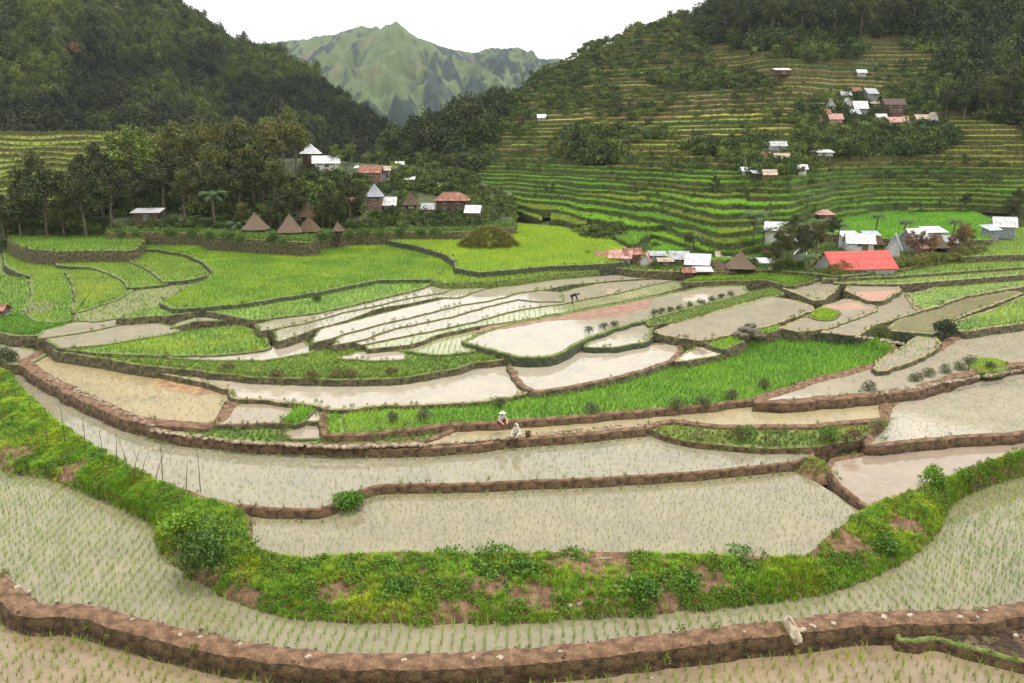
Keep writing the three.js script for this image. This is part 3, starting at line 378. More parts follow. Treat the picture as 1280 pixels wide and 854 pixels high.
const hillMat = std({ map: soilTex([.018, .028, .008], [.04, .058, .012], [.07, .09, .02], [.08, .07, .025], .25, 14) });
const rightHill = new Slope([[430, 284, 150, 205, 240, .8], [500, 284, 148, 178, 260, .75], [540, 284, 146, 165, 270, .72], [580, 287, 142, 143, 278, .7], [630, 292, 134, 122, 285, .72], [690, 302, 123, 80, 292, .8], [745, 312, 113, 54, 300, .9], [800, 324, 104, 34, 310, 1.05], [870, 330, 100, 13, 322, 1.2], [910, 330, 100, -8, 330, 1.25], [985, 316, 110, -55, 335, 1.25], [1020, 294, 132, -65, 335, 1.15], [1050, 277, 150, -72, 335, 1.05], [1100, 266, 162, -80, 335, 1], [1200, 262, 164, -95, 325, 1], [1280, 262, 160, -110, 312, 1], [1450, 250, 158, -150, 300, 1], [1700, 235, 158, -190, 290, 1]], 10, 3, .01);
const hill = structure('hillside');
part('slope', rightHill.geo(430, 1700, 190, 60, 1.6), hillMat, hill);
// stepped terraces following the contours
{
  const X0 = 575, X1 = 1470, NX = 220, step = h => h < 14 ? .85 : h < 26 ? 1.2 : 1.5, levels = []; for (let h = 4.4; h < 64; h += step(h)) levels.push(h);
  const prof = []; for (let i = 0; i <= NX; i++) { const x = lerp(X0, X1, i / NX), a = []; let mx = -1e9; for (let k = 0; k <= 240; k++) { const p = rightHill.at(x, k / 240); mx = Math.max(mx + 1e-4, p.y); a.push([mx, p]); } prof.push(a); }
  const cross = levels.map((h, li) => prof.map((a, i) => {
    const st = step(h), hh = h + (fbm(i * .045, li * .26, 201, 4) * 2.3) * st;
    for (let k = 1; k < a.length; k++) if (a[k][0] >= hh && a[k - 1][0] < hh) { const t = (hh - a[k - 1][0]) / (a[k][0] - a[k - 1][0]); return a[k - 1][1].clone().lerp(a[k][1], t); } return null;
  }));
  const R = rngOf(500), shades = {}; const treadMat = (c) => { const k = c.map(v => v.toFixed(3)).join(); return shades[k] ??= std({ color: lin(...c), map: M.treadMap ??= tex(512, (u, v) => { const n = fbm(u * 10, v * 10, 301, 4, 10), m = fbm(u * 60, v * 60, 302, 3, 60), q = .9 + n * .35 + m * .45; return [q * (1 + n * .15), q, q * .9]; }), roughness: .9 }); };
  const palLow = [[.16, .36, .01], [.2, .38, .012], [.14, .3, .015], [.24, .32, .02], [.19, .26, .02]], palMid = [[.22, .31, .02], [.28, .32, .025], [.24, .24, .03], [.18, .27, .02], [.32, .34, .03]], palHi = [[.2, .19, .03], [.24, .18, .04], [.15, .18, .025], [.2, .15, .04]];
  const wallMats = [std({ map: soilTex([.02, .025, .008], [.065, .075, .02], [.13, .12, .035], [.05, .09, .012], .5, 15), bumpMap: bumpT, bumpScale: .15 }), std({ map: soilTex([.04, .03, .012], [.11, .085, .03], [.18, .14, .05], [.07, .09, .018], .4, 16), bumpMap: bumpT, bumpScale: .15 })];
  const tufts = [];
  for (let li = 0; li < levels.length - 1; li++) {
    const h = levels[li], A = cross[li], B = cross[li + 1]; let i = 0;
    while (i < NX) {
      while (i <= NX && (!A[i] || !B[i])) i++; if (i >= NX) break; let e = i; while (e < NX && A[e + 1] && B[e + 1]) e++;
      // front wall of this terrace over the whole run
      const W = [[], [], [], []]; for (let k = i; k <= e; k++) { const a = A[k], d = V(a.x, 0, a.z).normalize(), lip = .22 + .12 * vnoise(k * .7, li, 31), dn = step(h) + .5; W[0].push(V(a.x + d.x * .5, h + .02, a.z + d.z * .5)); W[1].push(V(a.x, h + lip * .6, a.z)); W[2].push(V(a.x - d.x * .12 + vnoise(k * .9, li, 32) * .2, h - dn * .4, a.z - d.z * .12)); W[3].push(V(a.x - d.x * .3, h - dn, a.z - d.z * .3)); }
      if (e > i) part('terrace_wall', gridGeo(W, (j, k, q) => [q.x / 4, (q.y * 1.3 + q.z * .2) / 4]), wallMats[h > 15 && R() < .6 ? 1 : 0], hill);
      // treads, split into plots
      let k = i; while (k < e) {
        let n = Math.min(e, k + 8 + Math.floor(R() * 34)); if (e - n < 5) n = e; const yy = (A[(k + n) >> 1].y), pal = yy < 15 ? palLow : yy < 27 ? palMid : palHi, c = pal[Math.floor(R() * pal.length)], hh = h + (R() - .5) * .4, rows = [[], []];
        for (let m = k; m <= n; m++) { rows[0].push(V(A[m].x, hh, A[m].z)); const b = B[m], d = V(b.x, 0, b.z).normalize(); rows[1].push(V(b.x + d.x * .6, hh + step(h) * sstep(12, 22, h) * .55, b.z + d.z * .6)); }
        part('terrace_plot', gridGeo(rows, (j, q2, q) => [q.x / 7, q.z / 7]), treadMat(c), hill);
        for (let m = k; m < n; m++) { const wdt = A[m].distanceTo(B[m]), cnt = yy < 22 ? wdt * 2.2 : 2; for (let q = 0; q < cnt; q++) { const t = R(), p = A[m].clone().lerp(B[m], t).lerp(A[m + 1].clone().lerp(B[m + 1], t), R()), f = .75 + R() * .5; tufts.push([p.x, hh - .05, p.z, R() * 6, .9 + R() * .9, .8, c[0] * f, c[1] * f, c[2] * f]); } for (let q = 0; q < 5; q++) { const f = (.6 + R() * .7) * (1 + .55 * fbm(m * .09, li * .5, 88, 3)), a = A[m].clone().lerp(A[m + 1], R()), lip2 = q > 0; tufts.push([a.x, lip2 ? hh + .02 : h - R() * .8, a.z, R() * 6, .7 + R() * .8, .8, (lip2 ? Math.max(.14, c[0] * .85) : .1) * f, (lip2 ? Math.max(.19, c[1] * .85) : .14) * f, .025 * f]); } }
        k = n;
      }
      i = e + 1;
    }
  }
  scatter('terrace_grass', G.tuft, leafMat, tufts, hill);
}
const greens = (r, dark = 0) => { const y = r(), k = (.55 + r() * .85) * (1 - dark * .4); return [lerp(.028, .095, y) * k, lerp(.05, .125, y) * k, lerp(.009, .014, y) * k]; };
// woods and thickets, placed on the slope; zones: [x, y, rx, ry, count, size, kind, darkness]
function woods(parent, slope, zones, seed, name = 'thicket') {
  const r = rngOf(seed), L = { shrub: [], shrub2: [], crownA: [], crownB: [], crownC: [] };
  for (const [x, y, rx, ry, n, size, kind, dark = 0] of zones) for (let i = 0; i < n; i++) {
    const a = r() * 6.28, q = Math.sqrt(r()), p = slope.px(x + Math.cos(a) * rx * q, y + Math.sin(a) * ry * q), k = kind === 'tree' ? ['crownA', 'crownB', 'crownC'][Math.floor(r() * 3)] : r() < .5 ? 'shrub' : 'shrub2', [cr, cg, cb] = greens(r, kind === 'tree' ? dark + .3 : dark - .6);
    const f = size * (.6 + r() * .7); L[k].push([p.x, p.y - (kind === 'tree' ? .6 : .25) * f, p.z, r() * 6.28, f, .8 + r() * .45, cr, cg, cb]);
  }
  for (const k in L) scatter(name, G[k], leafMat, L[k], parent);
}
woods(hill, rightHill, [
  [760, 130, 90, 20, 160, 1.5, 'bush'], [720, 98, 40, 16, 90, 1.6, 'bush'], [820, 72, 70, 30, 190, 1.6, 'bush'], [845, 40, 60, 26, 240, 1.7, 'bush'], [770, 68, 50, 20, 140, 1.5, 'bush'], [700, 110, 60, 26, 150, 1.4, 'bush'], [930, 130, 80, 30, 160, 1, 'bush'], [1150, 95, 60, 20, 110, 1.1, 'bush'], [900, 205, 140, 16, 140, .9, 'bush'], [1180, 215, 90, 20, 90, .8, 'bush'], [660, 190, 60, 24, 110, 1, 'bush'], [740, 185, 40, 22, 150, 2.2, 'bush', .3], [790, 168, 50, 10, 70, 1.5, 'bush'], [640, 150, 40, 18, 80, 1.5, 'bush'], [880, 100, 70, 14, 140, 1.7, 'bush'],
  [560, 160, 60, 40, 260, 1.25, 'tree', .4], [520, 175, 50, 30, 170, 1.2, 'tree', .5], [600, 130, 40, 24, 120, 1.1, 'tree', .3], [560, 215, 40, 16, 110, 2.6, 'bush', .4], [590, 200, 30, 14, 60, 2, 'bush', .4], [500, 215, 60, 20, 160, 2, 'bush', .3], [540, 240, 50, 18, 100, 1.8, 'bush'],
  [960, 30, 90, 36, 420, 1.15, 'tree', .5], [1060, 15, 110, 36, 420, 1.2, 'tree', .5], [1010, 60, 70, 18, 200, 2.2, 'bush'], [1160, 10, 90, 40, 360, 1.2, 'tree', .3], [1240, 60, 60, 60, 340, 1.15, 'tree', .2], [1260, 120, 50, 34, 240, 1.1, 'tree', .4], [1200, 100, 40, 40, 180, 2, 'bush'], [1180, 40, 60, 30, 160, 2, 'bush'],
  [1090, 180, 100, 16, 420, 1.9, 'bush', .2], [1130, 170, 70, 14, 200, 1.8, 'bush', .1], [1050, 150, 60, 30, 240, 1.5, 'bush'], [950, 195, 50, 24, 200, 1.5, 'bush'], [1010, 180, 30, 14, 80, 1.5, 'bush', .3], [1150, 125, 50, 20, 150, 1.7, 'bush'], [880, 185, 26, 10, 60, 1.7, 'bush', .3],
  [920, 150, 320, 90, 700, .6, 'bush'], [900, 235, 320, 50, 420, .5, 'bush'], [1350, 100, 80, 120, 300, 1.2, 'tree', .3], [750, 292, 34, 9, 110, .8, 'bush'],
].concat(Array.from({ length: 26 }, (_, i) => { const x = 630 + i * 10; return [x, table(rightHill.cols, x)[2] + 4, 9, 5, 16, .7, 'bush']; })), 900);
// low knoll that carries the grove
const knoll = new Slope([[-200, 290, 125, 240, 170], [0, 288, 127, 232, 170], [100, 286, 126, 226, 170], [250, 284, 125, 208, 168], [340, 284, 125, 198, 165], [400, 284, 125, 196, 158], [450, 284, 125, 203, 160], [500, 283, 126, 206, 168], [560, 282, 128, 212, 175], [640, 282, 130, 238, 178]], 3, 8);
const knollRoot = structure('knoll'); part('slope', knoll.geo(-200, 640, 90, 24, .2), hillMat, knollRoot);
woods(knollRoot, knoll, [[60, 262, 70, 26, 140, 1.5, 'bush', .5], [160, 245, 80, 24, 150, 1.5, 'bush', .4], [270, 240, 90, 30, 200, 1.5, 'bush', .5], [400, 240, 40, 24, 110, 1.3, 'bush', .1], [420, 262, 30, 16, 60, 1.3, 'bush', .4], [520, 272, 60, 7, 80, .9, 'bush', .1], [560, 232, 40, 12, 70, 1.4, 'bush'], [440, 232, 22, 10, 30, 1, 'bush'], [330, 272, 60, 8, 50, 1.3, 'bush', .3], [-80, 260, 80, 30, 80, 1.6, 'bush', .4], [240, 284, 70, 5, 110, .8, 'bush'], [60, 286, 90, 8, 150, .9, 'bush', .3], [420, 284, 60, 6, 90, .8, 'bush'], [540, 280, 60, 6, 90, .8, 'bush'], [600, 258, 44, 22, 200, .9, 'bush'], [540, 225, 60, 14, 160, 1, 'bush'], [480, 245, 40, 16, 60, .8, 'bush'], [500, 222, 40, 8, 60, .8, 'bush']], 910);
// terraces on the left behind the grove
const leftTerr = new Slope([[-260, 262, 128, 150, 205], [0, 262, 128, 162, 205], [60, 255, 132, 168, 205], [110, 248, 138, 184, 205], [160, 246, 145, 205, 200], [220, 246, 150, 225, 195]], 6, 12);
{
  const root = structure('hillside'); part('slope', leftTerr.geo(-260, 220, 50, 20, 1.2), hillMat, root); const R = rngOf(640), tf = [];
  const cols = [[.16, .2, .018], [.2, .21, .022], [.13, .17, .016], [.19, .22, .02]], mats = cols.map(c => std({ color: lin(...c), map: M.treadMap })), wm = std({ map: soilTex([.03, .025, .01], [.08, .075, .025], [.14, .12, .04], [.05, .08, .012], .4, 18) });
  for (let k = 0; k < 14; k++) {
    const T = [[], []], W = [[], []]; for (let i = 0; i <= 60; i++) { const x = lerp(-260, 215, i / 60), n = fbm(i * .12, k * .3, 71, 3) * .09, s0 = (k + .1) / 14 + n, s1 = (k + 1.1) / 14 + fbm(i * .12, (k + 1) * .3, 71, 3) * .09, a = leftTerr.at(x, s0), b = leftTerr.at(x, s1), h = leftTerr.at(0, (k + .5) / 14).y + fbm(i * .09, k * .35, 73, 3) * 1.6; T[0].push(V(a.x, h, a.z)); const h2 = leftTerr.at(0, (k + 1.5) / 14).y; T[1].push(V(b.x, lerp(h, h2, .55), b.z)); W[0].push(V(a.x, h + .12, a.z)); W[1].push(V(a.x, h - 2.2, a.z + .3)); for (let q = 0; q < 9; q++) { const f = .6 + R() * .7, t = R(); tf.push([lerp(a.x, b.x, t) + (R() - .5) * 1.4, lerp(h, lerp(h, h2, .55), t) - (q < 3 ? R() : 0), lerp(a.z, b.z, t), R() * 6, .9 + R(), .9, .16 * f, .2 * f, .02 * f]); } }
    part('terrace_plot', gridGeo(T, (j, i, q) => [q.x / 7, q.z / 7]), mats[k % 4], root); part('terrace_wall', gridGeo(W, (j, i, q) => [q.x / 4, q.y / 4]), wm, root);
  }
  scatter('terrace_grass', G.tuft, leafMat, tf, root);
}
// wooded mountain on the left
const leftMt = new Slope([[-500, 270, 190, -250, 430], [-150, 268, 192, -190, 430], [0, 262, 196, -130, 440], [120, 255, 205, -60, 450], [200, 250, 212, -12, 450], [246, 248, 218, 16, 450], [270, 247, 222, 38, 446], [300, 246, 228, 54, 440], [340, 245, 236, 60, 430], [380, 245, 245, 84, 420], [420, 246, 255, 116, 408], [460, 248, 265, 148, 395], [490, 250, 272, 168, 380], [510, 252, 276, 194, 370], [560, 254, 285, 221, 360]], 60, 21, .009);
const mountain = structure('mountain'); part('slope', leftMt.geo(-500, 560, 130, 60), hillMat, mountain);
{
  const r = rngOf(930), L = { crownA: [], crownB: [], crownC: [], shrub2: [] };
  for (let i = 0; i < 19000; i++) {
    const x = lerp(-150, 540, r()), [yb, , yt] = table(leftMt.cols, x), s = r() * 1.04, y = lerp(yb, yt, s); if (y < -60) continue; const p = leftMt.at(x, s), n = fbm(x * .012, y * .018, 77, 3), open = sstep(-.05, .2, n + clamp((130 - y) / 330, -.1, .5)), wood = sstep(0, .2, fbm(x * .01 + 9, y * .02, 78, 3));
    const big = r() > open * .65, k = big ? ['crownA', 'crownB', 'crownC'][Math.floor(r() * 3)] : 'shrub2', [cr, cg, cb] = greens(r, (1 - open) * 1.5), yel = open * (.35 + .4 * wood), f = big ? .5 + r() * r() * 1.1 : 1.2 + r() * 1.1;
    L[k].push([p.x, p.y - .7, p.z, r() * 6.28, f, .75 + r() * .6, cr * (1 + yel * .7), cg * (1 + yel * .55), cb]);
  }
  for (const k in L) scatter('forest', G[k], leafMat, L[k], mountain);
}
// far mountains: ridges with spurs
{
  const ridges = [
    [[200, 30, 2100], [300, 60, 1900], [362, 50, 1780], [392, 46, 1700], [412, 43, 1680], [432, 38, 1650], [452, 32, 1620], [470, 36, 1600], [492, 28, 1560], [508, 42, 1600], [530, 50, 1660], [560, 60, 1720], [590, 66, 1780], [612, 60, 1800], [640, 58, 1820], [662, 70, 1840], [690, 72, 1860], [780, 80, 1900], [900, 60, 2000]],
    [[492, 28, 1560], [480, 60, 1440], [468, 88, 1330], [455, 115, 1230], [445, 138, 1130]], [[492, 28, 1560], [520, 72, 1430], [545, 105, 1320], [570, 132, 1200]], [[412, 43, 1680], [398, 80, 1520], [385, 110, 1380]], [[452, 32, 1620], [440, 70, 1480], [420, 110, 1330]],
    [[530, 50, 1660], [560, 85, 1520], [590, 112, 1400], [605, 125, 1300]], [[560, 60, 1720], [600, 92, 1560], [640, 110, 1420]], [[612, 60, 1800], [640, 90, 1600], [665, 105, 1480]], [[640, 58, 1820], [690, 90, 1600]], [[362, 50, 1780], [350, 90, 1550]], [[690, 72, 1860], [740, 100, 1600]],
    [[480, 60, 1440], [500, 95, 1320], [515, 125, 1200]], [[440, 118, 900], [480, 128, 860], [505, 143, 800], [530, 150, 760], [560, 155, 720]],
  ].map(R => R.map(([x, y, D]) => atDepth(x, y, D)));
  const H = (x, z) => {
    let d0 = 1e9; const wx = x + fbm(x * .006, z * .006, 91, 3) * 60, wz = z + fbm(x * .006, z * .006, 92, 3) * 60; let h = -60;
    ridges.forEach((R, ri) => { for (let i = 0; i < R.length - 1; i++) { const a = R[i], b = R[i + 1], dx = b.x - a.x, dz = b.z - a.z, t = clamp(((ri ? wx : x) - a.x) * dx / (dx * dx + dz * dz) + ((ri ? wz : z) - a.z) * dz / (dx * dx + dz * dz)), px = a.x + dx * t, pz = a.z + dz * t, d = Math.hypot((ri ? wx : x) - px, (ri ? wz : z) - pz), v = lerp(a.y, b.y, t) - (ri ? .78 : .66) * d; if (!ri) d0 = Math.min(d0, d); if (v > h) h = v; } });
    const e = .12 + .88 * sstep(0, 130, d0); return h + (.1 - Math.abs(fbm(x * .016 + z * .004, z * .005, 95, 5))) * 88 * e + fbm(x * .03, z * .022, 96, 5) * 24 * e;
  };
  const rows = [], col = []; const nx = 400, nz = 300;
  for (let j = 0; j <= nz; j++) { const R = []; for (let i = 0; i <= nx; i++) { const z = -lerp(640, 2300, j / nz), x = lerp(-.55, .42, i / nx) * -z; R.push(V(x, H(x, z), z)); } rows.push(R); }
  const g = gridGeo(rows, (j, i, q) => [q.x / 60, q.z / 60]), nrm = g.attributes.normal;
  rows.forEach((R, j) => R.forEach((q, i) => { // grass slopes, woods in patches with painted-in haze blue, bare earth scars
    let w;    const n = fbm(q.x * .022, q.z * .008, 97, 5), m = fbm(q.x * .06, q.z * .04, 98, 3), scar = sstep(.28, .4, fbm(q.x * .02 + 5, q.z * .006, 99, 3)); w = sstep(-.015, .015, n + m * .6); { const Q = ridges[1]; let dm = 1e9; for (let s = 0; s < Q.length - 1; s++) for (let t = 0; t <= 1; t += .1) dm = Math.min(dm, Math.hypot(q.x - lerp(Q[s].x, Q[s + 1].x, t), q.z - lerp(Q[s].z, Q[s + 1].z, t))); w = Math.max(w, sstep(75, 25, dm + n * 60)); } let c = mix3([.02, .036, .028], [.088, .122, .045], w); c = mix3(c, [.16, .125, .08], scar * .5); const k = 1 + m * .3; col.push(c[0] * k, c[1] * k, c[2] * k); }));
  void nrm; g.setAttribute('color', new THREE.Float32BufferAttribute(col, 3));
  const m = part('mountain', g, std({ vertexColors: true }), scene); m.name = numbered('mountain'); m.userData.kind = 'structure';
}
// ---------------------------------------------------------------- houses
const corrT = tex(256, (u, v) => { const k = .5 + .5 * Math.sin(u * Math.PI * 2 * 16); return [k, k, k]; }, false);
const sheetTex = (base, rust, amount, seed) => tex(256, (u, v) => { const n = fbm(u * 5, v * 3, seed, 5, 5), c = mix3(base, rust, sstep(.5 - amount, .75 - amount, n + .3)), s = 1 - .18 * (Math.floor(v * 4) % 2) + fbm(u * 20, v * 4, seed + 4, 2, 20) * .15; return c.map(q => q * s); });
const sheet = (base, rust, amount, seed, rough = .5) => std({ map: sheetTex(base, rust, amount, seed), bumpMap: corrT, bumpScale: .03, roughness: rough, metalness: .1 });
const thatchT = tex(512, (u, v) => { const n = fbm(u * 50, v * 6, 401, 4, 50), m = fbm(u * 6, v * 6, 402, 4, 6), k = .8 + n * .9 + m * .35; return [.17 * k, .118 * k, .075 * k]; });
const B = {
  white: sheet([.7, .71, .72], [.5, .42, .35], .08, 411), grey: sheet([.4, .43, .46], [.3, .22, .16], .12, 412), blue: sheet([.42, .47, .55], [.35, .33, .32], .15, 413), red: sheet([.62, .07, .06], [.55, .12, .08], .2, 414, .6), rust: sheet([.42, .2, .14], [.24, .1, .06], .4, 415, .8), pink: sheet([.58, .34, .3], [.4, .2, .15], .35, 416, .7), tan: sheet([.5, .42, .32], [.35, .25, .16], .3, 417, .7), dark: sheet([.12, .08, .06], [.08, .05, .04], .3, 418, .8),
  thatch: std({ map: thatchT, bumpMap: thatchT, bumpScale: .08 }), thatchDark: std({ map: thatchT, color: lin(.7, .62, .55), bumpMap: thatchT, bumpScale: .08 }),
  wood: std({ map: soilTex([.05, .028, .016], [.11, .065, .036], [.2, .13, .075], [.1, .07, .04], .2, 421) }), plank: std({ map: soilTex([.1, .06, .04], [.2, .12, .08], [.3, .2, .14], [.16, .1, .07], .2, 422) }), plaster: std({ map: soilTex([.45, .44, .42], [.6, .59, .57], [.7, .69, .67], [.4, .36, .3], .08, 423) }), block: std({ map: soilTex([.25, .25, .25], [.38, .38, .38], [.48, .48, .47], [.3, .28, .25], .15, 424) }), slate: std({ map: soilTex([.14, .15, .17], [.22, .23, .26], [.32, .33, .36], [.2, .16, .12], .2, 425) }),
  glass: new THREE.MeshPhysicalMaterial({ color: lin(.1, .11, .115), roughness: .08, side: THREE.DoubleSide }), hole: std({ map: soilTex([.1, .06, .035], [.17, .11, .07], [.25, .17, .11], [.14, .1, .06], .2, 426) }), frame: std({ color: lin(.4, .38, .34) }),
};
function quadGeo(list, s = 2) { // list of quads (4 points) -> geometry with uv in metres / s
  const p = [], t = [], ix = []; for (const [a, b, c, d] of list) { const o = p.length / 3, w = a.distanceTo(b) / s, h = a.distanceTo(d) / s; for (const q of [a, b, c, d]) p.push(q.x, q.y, q.z); t.push(0, 0, w, 0, w, h, 0, h); ix.push(o, o + 1, o + 2, o, o + 2, o + 3); }
  const g = new THREE.BufferGeometry(); g.setAttribute('position', new THREE.Float32BufferAttribute(p, 3)); g.setAttribute('uv', new THREE.Float32BufferAttribute(t, 2)); g.setIndex(ix); g.computeVertexNormals(); return g;
}
function slab(a, b, c, d, th) { // a thin roof sheet: top and underside, four edges
  const n = b.clone().sub(a).cross(d.clone().sub(a)).normalize().multiplyScalar(-th); if (n.y > 0) n.negate(); const [e, f, g, h] = [a, b, c, d].map(q => q.clone().add(n)); return [[a, b, c, d], [e, f, g, h], [a, b, f, e], [b, c, g, f], [c, d, h, g], [d, a, e, h]];
}
const boxAt = (w, h, d, x, y, z) => new THREE.BoxGeometry(w, h, d).translate(x, y + h / 2, z);
let houseSeed = 3000;
// o: w, d, wh wall height, rh roof height, roof kind, over eaves, turn, lift (stilts), mats
function house(name, label, pos, o, group) {
  const r = rngOf(houseSeed++), { w, d = w * .8, wh = 2.2, rh = 1.2, kind = 'gable', over = .35, turn = 0, lift = 0, roof = B.white, wall = B.wood, floors = 1 } = o, t = thing(name, label, 'house', pos, group); t.rotation.y = turn;
  const hw = w / 2, hd = d / 2, y0 = lift, y1 = lift + wh, sink = -1.2;
  if (lift) { for (const sx of [-1, 1]) for (const sz of [-1, 1]) part('post', boxAt(.2, lift - sink, .2, sx * (hw - .2), sink, sz * (hd - .2)), B.wood, t); }
  const base = lift ? y0 : sink, ws = [[V(-hw, base, hd), V(hw, base, hd), V(hw, y1, hd), V(-hw, y1, hd)], [V(hw, base, -hd), V(-hw, base, -hd), V(-hw, y1, -hd), V(hw, y1, -hd)]];
  if (lift) ws.push([V(-hw, base, -hd), V(hw, base, -hd), V(hw, base, hd), V(-hw, base, hd)]);
  const ends = [[V(hw, base, hd), V(hw, base, -hd), V(hw, y1, -hd), V(hw, y1, hd)], [V(-hw, base, -hd), V(-hw, base, hd), V(-hw, y1, hd), V(-hw, y1, -hd)]];
  if (kind === 'gable') for (const s of [-1, 1]) ends.push([V(s * hw, y1, hd), V(s * hw, y1, -hd), V(s * hw, y1 + rh * .98, -.01), V(s * hw, y1 + rh * .98, .01)]);
  part('wall', quadGeo([...ws, ...ends]), wall, t);
  const R = []; const ow = hw + over, od = hd + over, k = rh / hd, ye = y1 - over * k;
  if (kind === 'gable') { R.push(...slab(V(-ow, ye, od), V(ow, ye, od), V(ow, y1 + rh + .04, 0), V(-ow, y1 + rh + .04, 0), .07), ...slab(V(ow, ye, -od), V(-ow, ye, -od), V(-ow, y1 + rh + .04, 0), V(ow, y1 + rh + .04, 0), .07)); }
  else if (kind === 'shed') R.push(...slab(V(-ow, y1 - .1, od), V(ow, y1 - .1, od), V(ow, y1 + rh, -od), V(-ow, y1 + rh, -od), .07));
  else if (kind === 'hip') { const q = Math.max(.1, hw - hd * .8), a = V(-q, y1 + rh, 0), b = V(q, y1 + rh, 0), yy = y1 - .1; R.push(...slab(V(-ow, yy, od), V(ow, yy, od), b, a, .07), ...slab(V(ow, yy, -od), V(-ow, yy, -od), a, b, .07), ...slab(V(ow, yy, od), V(ow, yy, -od), b, b, .07), ...slab(V(-ow, yy, -od), V(-ow, yy, od), a, a, .07)); }
  else if (kind === 'pyramid' || kind === 'thatch') { // slightly hollow slopes, ragged eaves
    const th = kind === 'thatch', rows = [], steps = 7, n = 32; for (let j = 0; j <= steps + 1; j++) { const q = Math.min(1, j / steps), rr = [], sc = j > steps ? .02 : 1 - q * .985; for (let i = 0; i <= n; i++) { const a = i / n * 4, e = Math.floor(a) % 4, f = a % 1, cx = [1, -1, -1, 1], cz = [1, 1, -1, -1]; let x = lerp(cx[e], cx[(e + 1) % 4], f) * ow, z = lerp(cz[e], cz[(e + 1) % 4], f) * od; if (th) { const l = Math.hypot(x / ow, z / od), m = lerp(1, 1.12 / l, .4); x *= m; z *= m; } const jit = th ? vnoise(i * 1.7, j * 1.3, houseSeed) * .09 : 0, y = y1 - (th ? .55 : .1) + rh * (th ? q * (.82 + .18 * q) : q); rr.push(V(x * sc + jit, j === 0 && th ? y + jit * 1.4 : y, z * sc + jit)); } rows.push(rr); }
    part('roof', gridGeo(rows, (j, i) => [i / 4, j / 3]), roof, t);
    const low = rows[0].map(q => V(q.x * .97, q.y - (th ? .14 : .05), q.z * .97)), inn = rows[0].map(q => V(q.x * .3, q.y + rh * .35, q.z * .3)); part('eaves', gridGeo([rows[0], low, inn]), th ? B.thatch : B.wood, t);
  }
  if (R.length) part('roof', quadGeo(R), roof, t);
  for (let f = 0; f < floors; f++) { // openings on the front and one side
    const yb = y0 + f * wh / floors, fh = wh / floors;
    if (f === 0 && !o.noDoor) { const dx = (r() - .5) * w * .5; part('door', boxAt(Math.min(.8, w * .25), Math.min(1.7, fh * .8), .08, dx, yb + .02, hd + .01), B.hole, t); }
    const nwin = Math.max(1, Math.round(w / 2.6)); for (let i = 0; i < nwin; i++) { const x = (i + .5) / nwin * w - hw + (r() - .5) * .3, win = part('window', boxAt(.75, fh * .3, .06, x, yb + fh * .48, hd + .015), B.glass, t); part('frame', mergeGeometries([boxAt(.87, .07, .09, x, yb + fh * .48 - .07, hd + .015), boxAt(.87, .07, .09, x, yb + fh * .78, hd + .015)]), B.frame, win); }
    const sw = part('window', boxAt(.06, fh * .3, .75, hw + .015, yb + fh * .48, 0), B.glass, t); part('frame', boxAt(.09, .07, .87, hw + .015, yb + fh * .48 - .07, 0), B.frame, sw);
  }
  return t;
}
const vil = 'village houses', up = 'houses high on the terraced hillside';
const on = (x, y, L) => onLevel(x, y, L), kn = (x, y) => knoll.px(x, y), rh_ = (x, y) => rightHill.px(x, y);
const mPx = (p) => Math.hypot(p.x, p.y - CAMY, p.z) / F; // metres per pixel there
function H(x, y, wpx, where, o, label, name = 'house', group = vil) { const p = typeof where === 'number' ? on(x, y, where - .6) : where(x, y), m = mPx(p); const q = { ...o }; const f = wpx > 60 ? 1 : .82; for (const k of ['wh', 'rh', 'd', 'lift']) if (q[k]) q[k] *= m * f; q.w = wpx * m * f; q.over = (q.over ?? .35) * f; return house(name, label, p, q, group); }
const th = { kind: 'thatch', roof: B.thatch, wall: B.wood, over: 1.0, lift: 5, wh: 7 };
// village under the grove
H(187, 284, 30, 8.1, { wh: 22, rh: 3, d: 24, kind: 'shed', roof: B.white, wall: B.wood, over: .6, turn: .15 }, 'dark brown shack with pale sloping metal roof among the grove trees');
H(320, 292, 20, 8.1, { ...th, rh: 24, d: 20 }, 'thatched pyramid hut standing alone at the edge of the grove', 'thatched_hut');
H(363, 295, 20, 8.1, { ...th, rh: 26, d: 20, turn: .2 }, 'thatched hut with the tallest roof of the pair beside the grove', 'thatched_hut');
H(387, 294, 15, 8.1, { ...th, rh: 22, d: 15, turn: -.2, roof: B.thatchDark }, 'darker thatched hut squeezed behind the tall thatched one', 'thatched_hut');
H(386, 276, 18, kn, { ...th, rh: 22, d: 18, roof: B.thatchDark }, 'brown thatched hut raised behind the two touching huts', 'thatched_hut');
H(423, 294, 9, 8.1, { ...th, over: .5, rh: 14, d: 9 }, 'tiny thatched hut beside the green paddy wall', 'thatched_hut');
H(389, 203, 20, kn, { kind: 'pyramid', wh: 13, rh: 14, d: 20, over: .6, roof: B.white, wall: B.wood }, 'house with white pyramid roof on the wooded knoll');
H(408, 209, 34, kn, { kind: 'gable', wh: 8, rh: 8, d: 22, over: .5, roof: B.white, wall: B.plaster, turn: .2 }, 'low white roofed house below the white pyramid roof');
H(464, 223, 30, kn, { kind: 'gable', wh: 10, rh: 8, d: 22, roof: B.rust, wall: B.plank }, 'rust red roofed house above the grey pyramid roof');
H(452, 216, 16, kn, { kind: 'shed', wh: 8, rh: 2, d: 12, roof: B.white, wall: B.block }, 'small white lean-to beside the rust red roof');
H(482, 222, 14, kn, { kind: 'gable', wh: 12, rh: 4, d: 12, roof: B.tan, wall: B.block }, 'small grey walled house beside the rust red roof');
